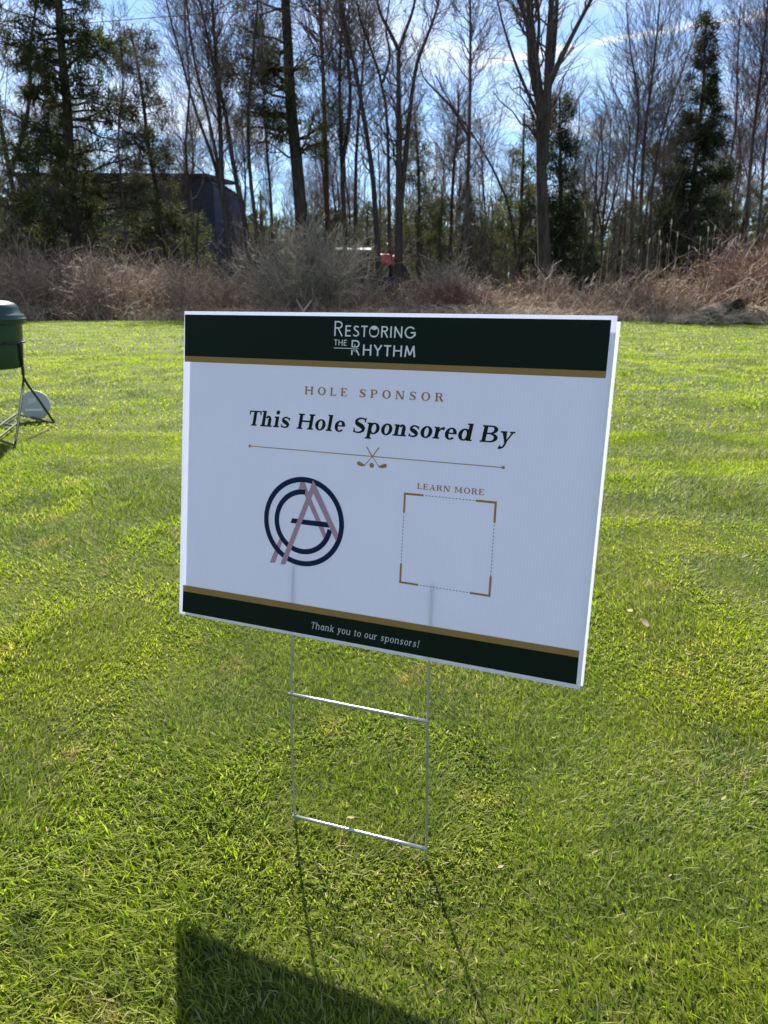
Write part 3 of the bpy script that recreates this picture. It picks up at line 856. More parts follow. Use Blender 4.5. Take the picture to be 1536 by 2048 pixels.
def bare_tree(name, label, Y, stems, bk='bark_grey', tk='twig', dens=1.0, t0=.35, group=None, up=.2, base=None):
    """stems: list of (pixels, r0, r1[, starts on the ground])"""
    trunk, crown = Tubes(), Tubes()
    SP_, SR_ = [], []
    for k, st in enumerate(stems):
        P, rr = stem_from(st[0], Y, st[1] * .72, st[2] * .52, 14, (st[3] if len(st) > 3 else k == 0))
        SP_.append(P); SR_.append(rr); trunk.add(P, rr, 8)
    origin = np.array([SP_[0][0][0], SP_[0][0][1], 0.0])
    SPa, SRa = np.array(SP_), np.array(SR_)
    Lh = np.linalg.norm(SPa[0, -1] - SPa[0, 0])
    b1, q1 = grow(SPa, SRa, 1.9 * dens, t0, 1.0, (28, 68), .27, up, 7, .16, .27, .6, .008)
    trunk.add(b1[:len(b1) // 5 * 2], q1[:len(b1) // 5 * 2], 5); crown.add(b1[len(b1) // 5 * 2:], q1[len(b1) // 5 * 2:], 4)
    tip = np.concatenate([b1, SPa[:, 7:]], 0) if SPa.shape[1] - 7 == 7 else b1
    tq = np.concatenate([q1, SRa[:, 7:]], 0)
    b2, q2 = grow(tip, tq, 2.9, .2, 1.0, (25, 62), .42, up * .6, 5, .2, .45, .3, .0062)
    crown.add(b2, q2, 3)
    b3, q3 = grow(b2, q2, 4.8, .12, 1.0, (20, 60), .5, up * .5, 3, .22, .6, .18, .0048)
    crown.add(b3, q3, 3)
    e = empty(name, tuple(origin), label, 'tree', group)
    link('trunk', trunk.mesh('trunk', origin), M[bk], e)
    link('crown', crown.mesh('crown', origin), M[tk], e)
    return e
def sprays(P, per, L, W, flat=.5, jitter=.12):
    """pointed little faces along twigs P (B,n,3)"""
    B, n, _ = P.shape
    C = B * per
    pi = np.repeat(np.arange(B), per); f = (.15 + .85 * rng.random(C)) * (n - 1)
    i = np.minimum(f.astype(int), n - 2); w = (f - i)[:, None]
    o = P[pi, i] * (1 - w) + P[pi, i + 1] * w + rng.normal(0, jitter, (C, 3))
    d = nrm(nrm(P[pi, i + 1] - P[pi, i]) + rng.normal(0, .75, (C, 3)))
    s = nrm(np.cross(d, np.array([0, 0, 1.0]) + rng.normal(0, flat, (C, 3))))
    ll = (L * rng.uniform(.55, 1.3, C))[:, None]; ww = (W * rng.uniform(.6, 1.3, C))[:, None]
    v = np.stack([o - s * ww, o + s * ww, o + d * ll], 1).reshape(-1, 3)
    q = np.arange(C * 3).reshape(-1, 3)
    # lighter and darker clumps follow the twig they sit on
    base = rng.random(B)[pi] * .6 + rng.random(C) * .4
    return v, q, np.repeat(base, 3)
def conifer_parts(P, rr, prof, whorls, droop, spray, per, L, W, t0=.12, twig_d=2.0, ang=(68, 95), branch_up=.05, sideweight=None):
    SPa, SRa = P[None], rr[None]
    b1, q1 = grow(SPa, SRa, whorls, t0, .995, ang, .2, branch_up, 6, .07, .30, .25, .012, abs_len=prof, droop=droop)
    if sideweight is not None:
        keep = rng.random(len(b1)) < sideweight(b1)
        b1, q1 = b1[keep], q1[keep]
    b2, q2 = grow(b1, q1, twig_d, .15, 1.0, (30, 65), .40, .0, 4, .12, .55, .25, .007, droop=droop * .7)
    leafy = np.concatenate([b2, b1[:, 2:]], 0)
    leafy = leafy[rng.random(len(leafy)) < .75]
    v, q, r = sprays(leafy, per, L, W, .35, spray)
    return b1, q1, b2, q2, v, q, r
def conifer(name, label, Y, pix, r0, r1, prof, whorls=4.0, droop=.18, per=9, L=.32, W=.035, m='pine', bk='bark_dark', t0=.12,
            spray=.12, twig_d=2.0, group=None, sideweight=None, ang=(68, 95), branch_up=.05):
    P, rr = stem_from(pix, Y, r0, r1, 14)
    origin = np.array([P[0][0], P[0][1], 0.0])
    b1, q1, b2, q2, v, q, r = conifer_parts(P, rr, prof, whorls, droop, spray, per, L, W, t0, twig_d, ang, branch_up, sideweight)
    e = empty(name, tuple(origin), label, 'tree', group)
    tb = Tubes(); tb.add(P, rr, 8); link('trunk', tb.mesh('trunk', origin), M[bk], e)
    tb = Tubes(); tb.add(b1, q1, 4); tb.add(b2, q2, 3); link('limbs', tb.mesh('limbs', origin), M['bark_dark'], e)['kind'] = 'stuff'
    link('crown', np_mesh('crown', v - origin, q, False, {'rnd': r}), M[m], e)
    return e
def copy_tree(src, loc, rz, sc, label=None, group=None):
    o = src.copy(); COL.objects.link(o); o.location = loc; o.rotation_euler = (0, 0, rz); o.scale = (sc[0], sc[0], sc[1])
    if label: o['label'] = label
    if group: o['group'] = group
    for ch in src.children:
        c = ch.copy(); COL.objects.link(c); c.parent = o
    return o

# ---- evergreens with a place of their own
conifer('hemlock_tree', 'tall drooping evergreen with a dark straight trunk in front of the blue building', 35,
        [(152, 590), (148, 480), (140, 330), (133, 200), (126, 90), (122, 0), (118, -110)], 13, 5,
        lambda t: 4.3 * (1.05 - .60 * t), 10.0, .14, 34, .36, .024, 'pine', t0=.18, twig_d=3.0, spray=.08)
conifer('pine_tree', 'tall pine with a bare lower trunk rising behind the grey bush', 36,
        [(606, 600), (603, 450), (594, 330), (583, 220), (577, 120), (571, 0), (566, -120)], 15, 7,
        lambda t: 2.9 * (1.2 - .5 * t), 7.0, .06, 36, .38, .021, 'pine', t0=.44, twig_d=2.8, spray=.13, branch_up=.12,
        sideweight=lambda b: np.where(b[:, -1, 0] < b[:, 0, 0], 1.0, .45))
conifer('spruce_tree', 'conical dark spruce with a pointed top between bare saplings', 37,
        [(1372, 600), (1383, 450), (1395, 300), (1404, 180), (1411, 80), (1414, 24)], 8, 1.2,
        lambda t: 2.6 * np.clip(1.05 - t, .05, 1), 17, .08, 40, .28, .022, 'spruce', t0=.12, twig_d=3.4, spray=.10)
conifer('cedar_tree', 'broad dark evergreen standing against the thick forked trunk', 39,
        [(1128, 600), (1124, 450), (1122, 330), (1118, 195)], 7, 1.5,
        lambda t: 2.1 * np.clip(1.1 - t, .1, 1) ** .6, 16, .12, 34, .32, .022, 'spruce', t0=.06, twig_d=3.0)
conifer('young_pine_tree', 'thin ragged pine leaning beside the drooping evergreen', 40,
        [(330, 600), (318, 430), (300, 300), (288, 210), (272, 120), (262, 60)], 6, 2,
        lambda t: 2.1 * (1.1 - .6 * t), 7, .12, 34, .36, .021, 'pine', t0=.26, twig_d=2.8)
conifer('hemlock_tree', 'small pale green evergreen just beside the fork of the central tree', 41,
        [(835, 600), (838, 450), (836, 330), (830, 232)], 6, 1.5,
        lambda t: 1.75 * np.clip(1.12 - t, .1, 1) ** .6, 9, .12, 28, .34, .018, 'cedar', t0=.05, twig_d=2.6)
conifer('cedar_tree', 'yellow green cedar low behind the thick forked trunk', 42,
        [(1040, 600), (1042, 450), (1046, 330), (1050, 225)], 6, 1.5,
        lambda t: 1.55 * np.clip(1.12 - t, .1, 1) ** .5, 10, .05, 28, .34, .018, 'cedar', t0=.04, twig_d=2.6)
conifer('cedar_tree', 'low bushy cedar at the foot of the conical spruce', 40,
        [(1335, 600), (1332, 480), (1330, 360), (1328, 290)], 6, 1.5,
        lambda t: 1.75 * np.clip(1.15 - t, .15, 1) ** .5, 10, .05, 28, .34, .018, 'cedar', t0=.04, twig_d=2.6)
conifer('cedar_tree', 'shrubby green cedar by the corner of the blue building', 33,
        [(392, 600), (392, 530), (394, 480), (395, 425)], 4, 1.2,
        lambda t: .8 * np.clip(1.15 - t, .15, 1) ** .6, 10, .05, 26, .26, .015, 'cedar', t0=.05, twig_d=2.6)

# ---- bare trees with a place of their own
bare_tree('bare_tree', 'bare tree with a forked grey trunk beside the drooping evergreen', 36,
          [([(30, 600), (28, 430), (20, 350), (4, 270), (-2, 180), (-6, 40), (-10, -70)], 9, 3),
           ([(22, 330), (40, 270), (56, 190), (62, 110), (72, 20), (78, -80)], 6, 2), ([(38, 285), (85, 245), (110, 200), (125, 120)], 3.5, 1.2)], dens=1.0)
bare_tree('bare_tree', 'bare tree clump of fanning stems beside the grey bush', 34,
          [([(464, 605), (458, 470), (446, 370), (440, 270), (436, 150), (428, 40), (420, -90)], 10, 3),
           ([(500, 605), (494, 480), (470, 340), (452, 230), (428, 130), (402, 20), (385, -80)], 9, 2.5, True),
           ([(516, 605), (512, 470), (500, 340), (497, 220), (508, 100), (520, -70)], 7, 2.5, True),
           ([(446, 400), (425, 320), (392, 220), (362, 110), (338, 20), (322, -70)], 5, 1.5), ([(444, 370), (418, 240), (388, 120), (374, 0), (368, -90)], 5, 1.5)],
          'bark_dark', dens=1.25, up=.4)
bare_tree('bare_tree', 'slim bare tree with a straight reddish trunk next to the tall pine', 41,
          [([(656, 600), (654, 400), (650, 250), (645, 120), (638, 0), (634, -110)], 8, 5)], 'bark_red', 'twig_red', dens=1.1, t0=.45)
bare_tree('bare_tree', 'bare tree with a dark knot below its narrow fork', 37,
          [([(692, 600), (689, 460), (684, 330), (679, 200), (682, 90), (692, -80)], 8, 3), ([(684, 325), (698, 240), (699, 150), (688, 60), (672, -70)], 6, 2.5)], 'bark_dark', dens=.9)
bare_tree('bare_tree', 'slender bare tree standing between the knotted trunk and the curved trunk', 42,
          [([(710, 600), (711, 420), (713, 300), (720, 205), (728, 110), (735, 0), (738, -90)], 6.5, 2)], 'bark_dark', dens=.9)
bare_tree('bare_tree', 'bare tree whose long trunk curves over toward the tall pine', 35,
          [([(762, 605), (753, 460), (745, 350), (730, 250), (713, 150), (696, 80), (680, 0), (668, -90)], 9, 4)], 'bark_dark', dens=1.1, t0=.4)
bare_tree('bare_tree', 'bare tree with a kinked upper trunk next to the central fork', 36,
          [([(783, 605), (778, 430), (775, 250), (762, 160), (738, 90), (718, 30), (702, -80)], 6.5, 2.5), ([(766, 165), (780, 110), (772, 60), (785, -40)], 4, 1.5)], 'bark_dark', dens=1.0, t0=.4)
bare_tree('bare_tree', 'dark bare tree with a high Y fork rising behind the red equipment', 33.5,
          [([(797, 610), (797, 520), (798, 420), (798, 300), (797, 200), (797, 97)], 14, 6.5), ([(797, 100), (812, 60), (826, 20), (840, -60)], 5, 2.5), ([(797, 100), (779, 65), (760, 28), (742, -60)], 5, 2.5),
           ([(800, 430), (812, 300), (820, 220), (833, 130), (852, 80), (872, 25), (892, -70)], 8, 3)], 'bark_dark', dens=1.0, t0=.45)
bare_tree('bare_tree', 'straight slim bare tree between the central fork and the thick forked trunk', 38,
          [([(936, 600), (935, 430), (938, 290), (940, 150), (940, 0), (938, -110)], 7, 3), ([(938, 275), (905, 215), (872, 182), (846, 150), (835, 100)], 4, 1.5)], 'bark_grey', dens=1.2, t0=.35)
bare_tree('bare_tree', 'leaning bare sapling crossing behind the straight slim tree', 42,
          [([(1046, 600), (1020, 430), (988, 340), (945, 265), (905, 210), (872, 150)], 4.5, 1.5)], 'bark_grey', dens=.8, t0=.5)
bare_tree('bare_tree', 'largest bare tree with a thick trunk forking into many limbs', 33,
          [([(1092, 615), (1089, 480), (1084, 350), (1080, 220), (1067, 100), (1058, 10), (1050, -100)], 19, 9),
           ([(1086, 330), (1092, 200), (1096, 100), (1102, 0), (1108, -100)], 13, 7), ([(1096, 190), (1108, 110), (1112, 30), (1120, -80)], 8, 5),
           ([(1096, 175), (1126, 110), (1156, 50), (1182, 0), (1215, -60)], 8, 4), ([(1076, 200), (1060, 130), (1054, 60), (1036, 5), (1012, -50)], 8, 4),
           ([(1072, 130), (1080, 40), (1070, -70)], 5, 3), ([(1080, 240), (1040, 150), (1010, 60), (990, -30)], 5, 2)], 'bark_dark', dens=1.15, t0=.45)
bare_tree('bare_tree', 'clump of thin bare stems just before the conical spruce', 37,
          [([(1276, 605), (1278, 430), (1290, 280), (1301, 200), (1311, 120), (1320, 20), (1324, -60)], 6.5, 2), ([(1264, 605), (1262, 400), (1280, 230), (1270, 160), (1262, 90), (1256, 0)], 5, 1.5, True),
           ([(1298, 605), (1302, 400), (1318, 290), (1346, 200), (1370, 130), (1398, 40)], 5.5, 1.5, True), ([(1284, 605), (1290, 420), (1318, 320), (1344, 250), (1380, 190)], 4.5, 1.5, True),
           ([(1250, 605), (1248, 420), (1262, 260), (1236, 190), (1215, 150)], 4, 1.2, True)], 'bark_grey', dens=1.35, up=.45)
bare_tree('bare_tree', 'pale bare tree with upright stems past the conical spruce', 38,
          [([(1488, 605), (1498, 350), (1518, 180), (1528, 60), (1536, -60)], 6.5, 2.5), ([(1512, 605), (1532, 330), (1548, 160), (1560, 0)], 5, 2, True)], 'bark_grey', 'twig_red', dens=1.3, up=.45)
bare_tree('bare_tree', 'thin bare sapling close behind the conical spruce', 41,
          [([(1438, 605), (1450, 400), (1470, 260), (1479, 120), (1484, 10)], 5, 1.8)], 'bark_grey', 'twig_red', dens=1.5, up=.45)
bare_tree('bare_tree', 'crooked bare sapling in front of the blue building wall', 34.5,
          [([(258, 605), (250, 420), (238, 280), (248, 160), (240, 40)], 4.5, 1.5)], 'bark_grey', dens=1.1)
bare_tree('bare_tree', 'upright bare sapling at the corner of the blue building', 38,
          [([(388, 605), (384, 430), (372, 300), (380, 180), (372, 60), (368, -40)], 5, 1.8)], 'bark_grey', dens=1.2, up=.4)
bare_tree('bare_tree', 'narrow bare tree in the gap behind the fanning clump', 43,
          [([(548, 605), (544, 430), (534, 300), (526, 160), (522, 20), (520, -60)], 5, 2)], 'bark_grey', dens=1.2)
bare_tree('bare_tree', 'short bushy bare tree between the thick trunk and the thin stems', 42,
          [([(1205, 605), (1208, 450), (1218, 330), (1222, 240)], 4.5, 1.5), ([(1206, 480), (1190, 380), (1172, 300)], 3, 1.2), ([(1210, 460), (1236, 370), (1252, 290)], 3, 1.2)], 'bark_grey', dens=2.4)
# ------------------------------------------------------------------ brush along the edge of the lawn
def px_x(u, Y): return float(at(u, 560, Y).x)
_u = [-400, 0, 150, 330, 420, 480, 760, 900, 1060, 1250, 1350, 1440, 1536, 1900]
_z = [2.0, 1.95, 2.05, 1.85, 1.45, 1.3, 1.15, 1.05, 1.0, 1.15, 1.45, 2.0, 2.3, 2.4]
def brush_h(x, y):
    u = 768 + x / y * F * .985
    return np.interp(u, _u, _z)
def canes(n, y0, y1, half, hk, r, arch=.5, npt=5, seed_h=11):
    x = (rng.random(n) * 2 - 1) * half; dy = rng.random(n) ** 1.25 * (y1 - y0)
    y = edge(x) + y0 + dy
    h = brush_h(x, y) * np.interp(dy + y0, [0, .8, 2.6, 6], [.33, .55, 1, 1.12]) * (.45 + .75 * vnoise(x, y, .9, seed_h)) * rng.uniform(.55, 1.1, n) * hk
    a = rng.random(n) * 2 * math.pi; out = arch * rng.uniform(.2, 1.3, n)
    s = np.linspace(0, 1, npt)[None, :]
    px = x[:, None] + np.cos(a)[:, None] * out[:, None] * h[:, None] * s ** 1.5
    py = y[:, None] + np.sin(a)[:, None] * out[:, None] * h[:, None] * s ** 1.5
    pz = -.03 + h[:, None] * (1.25 * s - .42 * out[:, None] * s ** 3)
    P = np.stack([px, py, pz], 2); P[:, 1:] += rng.normal(0, .05, (n, npt - 1, 3)) * h[:, None, None]
    P[:, :, 2] = np.maximum(P[:, :, 2], .0)
    Rr = r * rng.uniform(.6, 1.3, n)[:, None] * np.linspace(1, .45, npt)[None]
    return P, Rr
tb = Tubes()
P, q = canes(8500, .05, 9.5, 21, 1.0, .0082, .95, 6); tb.add(P, q, 3)
b, bq = grow(P[:4200], q[:4200], 2.2, .2, 1.0, (25, 75), .45, .0, 3, .32, .7, .2, .005)
tb.add(b[:15000], bq[:15000], 3)
UB = np.concatenate([b[:15000], P[:, 2:5]], 0)
tag(link('undergrowth', tb.mesh('undergrowth'), M['cane']), 'tangle of leafless brown brambles and stalks along the lawn edge', 'undergrowth', kind='stuff')
v, q, r = sprays(UB[rng.permutation(len(UB))[:9000]], 2, .085, .020, .9, .03)
v[:, 2] = np.maximum(v[:, 2], .0)
tag(link('dead_leaves', np_mesh('dead_leaves', v, q, False, {'rnd': r}), M['dead_leaf']), 'withered brown leaves still clinging to the brambles', 'leaves', kind='stuff')
# dead grass and straw at the lip of the lawn
n = 9000
x = (rng.random(n) * 2 - 1) * 20; y = edge(x) + rng.random(n) ** 1.6 * 2.2 - .08
dens = vnoise(x, y, .7, 21); keep = dens > rng.random(n) * .75; x, y = x[keep], y[keep]; n = len(x)
h = rng.uniform(.12, .5, n) * (.6 + vnoise(x, y, .5, 22)); a = rng.random(n) * 6.283; o_ = rng.uniform(.3, 1.7, n) * h
s = np.linspace(0, 1, 4)[None]
P = np.stack([x[:, None] + np.cos(a)[:, None] * o_[:, None] * s ** 1.6, y[:, None] + np.sin(a)[:, None] * o_[:, None] * s ** 1.6, -.02 + h[:, None] * (s - .35 * s ** 3)], 2)
tb = Tubes(); tb.add(P, np.full((n, 4), .0062) * np.linspace(1, .4, 4)[None] * rng.uniform(.5, 1.4, n)[:, None], 3)
tag(link('dry_grass', tb.mesh('dry_grass'), M['straw']), 'pale dead grass and straw fringing the lawn below the brambles', 'grass', kind='stuff')

def shrub(name, label, u, vb, Y, wid, hgt, m, n_stem=70, r=.011, spread=.55, fine=3.2, group=None):
    base = at(u, 560, Y); ox, oy = base.x, base.y
    a = rng.random(n_stem) * 6.283; e0 = rng.random(n_stem) ** .7
    n = 6; s = np.linspace(0, 1, n)[None]
    bx, by = np.cos(a) * e0 * wid * .16, np.sin(a) * e0 * wid * .14
    rad = e0 * wid * .5 * spread; h = hgt * np.sqrt(np.clip(1 - (e0 * .86) ** 2, .08, 1)) * rng.uniform(.68, 1.0, n_stem)
    P = np.stack([ox + bx[:, None] + np.cos(a)[:, None] * rad[:, None] * s ** 1.2, oy + by[:, None] + np.sin(a)[:, None] * rad[:, None] * .8 * s ** 1.2, -.05 + h[:, None] * s ** .9], 2)
    P[:, 1:] += rng.normal(0, .05, (n_stem, n - 1, 3)) * hgt
    q = r * np.linspace(1, .4, n)[None] * rng.uniform(.7, 1.3, n_stem)[:, None]
    st, tw = Tubes(), Tubes()
    st.add(P, q, 4)
    b1, q1 = grow(P, q, 3.8, .2, .97, (22, 70), .30, .08, 5, .2, .6, .25, .005)
    tw.add(b1, q1, 3)
    b2, q2 = grow(b1, q1, fine * 1.25, .1, 1.0, (20, 70), .48, .08, 3, .22, .7, .14, .0038)
    tw.add(b2, q2, 3)
    o = np.array([ox, oy, 0.0])
    e = empty(name, (ox, oy, 0), label, 'shrub', group)
    link('stems', st.mesh('stems', o), m, e); link('twigs', tw.mesh('twigs', o), m, e)
    return e
shrub('grey_shrub', 'large rounded leafless shrub with fine grey twigs', 620, 610, 24.6, 5.0, 3.05, M['cane_grey'], 150, .013, .95, 3.4)
shrub('russet_shrub', 'low leafless shrub with dense russet red twigs', 915, 610, 24.0, 2.3, 1.42, M['cane_red'], 90, .010, .95, 4.5)
shrub('grey_shrub', 'smaller grey twiggy shrub behind the russet shrub', 905, 600, 26.5, 2.6, 2.2, M['cane_grey'], 60, .011, .9, 3.2)
shrub('bramble_shrub', 'brown leafless shrub with a dark stemmy middle near the green bin', 195, 610, 23.4, 3.2, 2.0, M['cane'], 90, .011, .95, 3.0)
shrub('bramble_shrub', 'greyish brown leafless shrub in front of the drooping evergreen', 60, 600, 24.6, 3.0, 2.25, M['cane'], 70, .011, .95, 3.0)
shrub('bramble_shrub', 'loose brown shrub between the grey shrub and the blue building', 345, 600, 25.0, 3.2, 1.9, M['cane'], 70, .011, .95, 3.0)
shrub('russet_shrub', 'tall russet thicket rising behind the heap of clippings', 1500, 600, 24.5, 3.6, 2.5, M['cane_red'], 90, .010, .95, 3.2)
shrub('bramble_shrub', 'dark tangled shrub at the base of the thick forked trunk', 1100, 600, 28.0, 3.0, 1.95, M['cane'], 70, .011, .95, 3.0)
shrub('bramble_shrub', 'brown thicket in front of the thin bare stems', 1290, 600, 25.5, 3.2, 1.6, M['cane'], 80, .010, .95, 3.4)

# reeds with fluffy seed heads
M['fluff'] = plain('seed_fluff', (.62, .52, .40), .9, .1, var=.15, scale=60)
tb = Tubes(); tb.add(smooth_path([(0, 0, -.05), (.01, 0, .9), (.03, .01, 1.8)], 8), np.linspace(.007, .004, 8), 5)
stalk_me = tb.mesh('stalk'); stalk_me.materials.append(M['straw'])
hv = []; tb = Tubes()
hp = smooth_path([(.03, .01, 1.79), (.034, .012, 1.86), (.045, .01, 1.93)], 8)
tb.add(hp, np.array([.006, .016, .026, .03, .024, .026, .016, .004]), 7)
head_me = tb.mesh('seed_head'); head_me.materials.append(M['fluff'])
for k, (u, v) in enumerate([(1203, 503), (1220, 463), (1247, 500), (1277, 500), (1318, 462), (1325, 482), (1337, 488), (1346, 440), (1357, 465), (1382, 492), (1402, 474), (1412, 498), (1420, 455), (1428, 452), (1433, 480),
                            (1440, 486), (1455, 484), (1466, 487), (1467, 480), (1477, 486), (1480, 470), (1498, 466), (1510, 478), (1524, 470), (1448, 505), (1296, 478)]):
    Y = 29.5 + random.uniform(-1.2, 2.2)
    top = at(u, v, Y)
    e = empty('reed', (top.x, Y, 0), 'tall dry reed with a pale fluffy seed head above the brown thicket', 'reed', 'reeds with pale seed heads', rz=random.uniform(0, 6))
    e.scale = (1, 1, top.z / 1.9); e.rotation_euler[0] = random.uniform(-.04, .04)
    link('stalk', stalk_me, None, e); link('seed_head', head_me, None, e)

# dead branches lying about the edge
M['dead_wood'] = plain('dead_wood', (.46, .39, .30), .8, .2, var=.25, scale=8)
def branch(label, Y, pths, r):
    o = at(*pths[0][0], Y); o.z = max(0, o.z)
    tb = Tubes()
    for k, pth in enumerate(pths):
        pp = smooth_path([at(u, v, Y + (i * .12 if k % 2 else -i * .06)) for i, (u, v) in enumerate(pth)], 10)
        tb.add(pp, np.linspace(r if k == 0 else r * .8, r * .35, 10), 6)
    ob = link('dead_branch', tb.mesh('dead_branch', o), M['dead_wood']); ob.location = o
    tag(ob, label, 'branch')
branch('pale Y shaped dead branch sticking up below the grey shrub', 21.5, [[(608, 648), (606, 622), (597, 606), (592, 598)], [(606, 624), (616, 610), (624, 600)]], .035)
branch('long pale fallen stick slanting below the brown thicket', 21.6, [[(1186, 638), (1166, 612), (1150, 588)]], .028)
branch('crooked pale dead branch under the thick forked trunk', 23.0, [[(1098, 650), (1094, 612), (1084, 584), (1092, 566), (1084, 548), (1070, 528), (1072, 512), (1058, 496)], [(1090, 560), (1102, 548), (1108, 530), (1124, 520)]], .02)
branch('short straw coloured stick beside the russet shrub', 21.9, [[(966, 632), (974, 590), (982, 570)]], .02)
branch('bent pale twig lying before the leafless shrub by the bin', 22.2, [[(245, 636), (262, 610), (290, 598)]], .022)
branch('thin pale leaning stick before the reeds', 21.8, [[(1240, 640), (1252, 606), (1268, 588)]], .02)

# heap of clippings with a mossy stump
hc = at(1460, 634, 19.9); hc.z = 0
e = empty('clippings_heap', hc, 'low heap of dried clippings and stalks at the lawn corner', 'heap')
n = 2600
a = rng.random(n) * 6.283; r_ = np.sqrt(rng.random(n)); hx_, hy_ = np.cos(a) * r_ * 1.6, np.sin(a) * r_ * .7
hz = .40 * (1 - r_ ** 1.6) * (.5 + vnoise(hx_ + hc.x, hy_ + hc.y, 2.5, 31))
d = rng.normal(0, 1, (n, 3)); d[:, 2] = d[:, 2] * .35 + .15; d = nrm(d) * rng.uniform(.12, .42, n)[:, None]
P = np.stack([np.stack([hx_, hy_, hz], 1) - d * .5, np.stack([hx_, hy_, hz + .03], 1), np.stack([hx_, hy_, hz], 1) + d * .5], 1)
P[:, :, 2] = np.maximum(P[:, :, 2], -.01)
tb = Tubes(); tb.add(P, np.full((n, 3), .009) * np.array([.6, 1, .5])[None], 3)
o = link('stalks', tb.mesh('stalks'), M['straw'], e); o['kind'] = 'stuff'
mv, mf = [], []
for j in range(9):
    for i in range(28):
        rr_ = j / 8; an = i / 28 * 6.283
        mv.append((math.cos(an) * rr_ * 1.3, math.sin(an) * rr_ * .66, .26 * (1 - rr_ ** 1.7) * (.75 + .35 * math.sin(an * 3 + 1)) - .03))
for j in range(8):
    for i in range(28): mf.append((j * 28 + i, j * 28 + (i + 1) % 28, (j + 1) * 28 + (i + 1) % 28, (j + 1) * 28 + i))
t = NT('heap_thatch'); p = t.obj()
M['thatch'] = t.bsdf(t.mix(t.ramp(t.noise(7, 5, .7, p), .35, .65), (.30, .23, .15), (.17, .19, .06)), .95, .1, normal=t.bump(t.noise(26, 4, .7, p), 1.0, .06))
link('mound', py_mesh('mound', mv, mf, True), M['thatch'], e)
t = NT('mossy_wood'); p = t.obj()
M['moss'] = t.bsdf(t.mix(t.ramp(t.noise(4, 4, .6, p), .45, .62), (.045, .03, .02), (.13, .125, .02)), .95, .1, normal=t.bump(t.noise(14, 5, .7, p), 1.0, .08))
sc_ = at(1478, 612, 19.9)
st = lathe('tree_stump', [(.20, .0), (.24, .06), (.25, .16), (.23, .26), (.18, .33), (.10, .36), (.01, .37)], 26, M['moss'])
st.location = (sc_.x, 19.95, .20); st.rotation_euler = (.15, -.2, 0)
for vtx in st.data.vertices:
    an = math.atan2(vtx.co.y, vtx.co.x)
    k = 1 + .10 * math.sin(3 * an + 1) + .06 * math.sin(5 * an + vtx.co.z * 8)
    vtx.co.x *= k * 1.25; vtx.co.y *= k; vtx.co.z *= 1 + .12 * math.sin(2 * an)
tag(st, 'dark mossy stump on the heap of clippings', 'stump')
# ------------------------------------------------------------------ what stands among and behind the trees
def siding(name, col, pitch=.22):
    t = NT(name); o = t.obj()
    w = t.n.new('ShaderNodeTexWave'); w.bands_direction = 'Z'; w.wave_profile = 'SAW'; w.inputs['Scale'].default_value = 1 / pitch / 3.14159 * 1.57
    t.l.new(o, w.inputs['Vector'])
    c = t.mix(t.noise(1.2, 4, .6, o), tuple(x * .8 for x in col), tuple(x * 1.15 for x in col))
    return t.bsdf(c, .6, .3, normal=t.bump(w.outputs['Fac'], .5, .02))
M['siding_blue'] = siding('siding_blue', (.050, .068, .105))
M['siding_pale'] = siding('siding_pale', (.045, .062, .098))
M['roof_dark'] = plain('roof_dark', (.035, .034, .036), .8, .3, var=.25, scale=3)
M['window_glass'] = plain('window_glass', (.015, .02, .028), .12, .5, var=.1)
M['window_trim'] = plain('window_trim', (.30, .32, .35), .6, .3, var=.05)
M['white_metal'] = plain('white_metal', (.62, .62, .60), .45, .4, var=.06, scale=2)
M['shed_wall'] = plain('shed_wall', (.075, .066, .058), .8, .2, var=.25, scale=3)
bo = at(300, 560, 50); bo.z = 0
e = empty('blue_building', bo, 'long dark blue sided building behind the drooping evergreen', 'building')
xl, xr, xm = at(60, 560, 50).x - bo.x, at(440, 560, 50).x - bo.x, at(393, 560, 50).x - bo.x
ht = at(300, 345, 50).z
box('wall', xl, xm, 0, 9, -.1, ht - .25, M['siding_blue'], e)
box('corner_bay', xm + .004, xr, -.35, 8.6, -.1, ht - .5, M['siding_pale'], e)
box('bay_roof', xm + .002, xr + .08, -.45, 8.8, ht - .5, ht - .36, M['roof_dark'], e)
rf = link('roof', py_mesh('roof', [(xl - .4, -.45, ht - .25), (xr - .3, -.45, ht - .32), (xr - .3, 9.4, ht + .5), (xl - .4, 9.4, ht + .6), (xl - .4, -.45, ht - .05), (xr - .3, -.45, ht - .12), (xr - .3, 9.4, ht + .7), (xl - .4, 9.4, ht + .8)],
          [(3, 2, 1, 0), (4, 5, 6, 7), (0, 1, 5, 4), (1, 2, 6, 5), (2, 3, 7, 6), (3, 0, 4, 7)]), M['roof_dark'], e)
for (fx, z0, w, h) in ((.30, 1.2, 1.0, 1.5), (.55, 1.2, 1.0, 1.5), (.30, 4.6, 1.0, 1.5), (.55, 4.6, 1.0, 1.5), (.80, 4.6, 1.0, 1.5)):
    x = xl + (xm - xl) * fx
    wf = box('window', x - w / 2 - .08, x + w / 2 + .08, -.06, .02, z0 - .08, z0 + h + .08, M['window_trim'], e)
    box('pane', x - w / 2, x + w / 2, -.075, -.05, z0, z0 + h, M['window_glass'], wf)

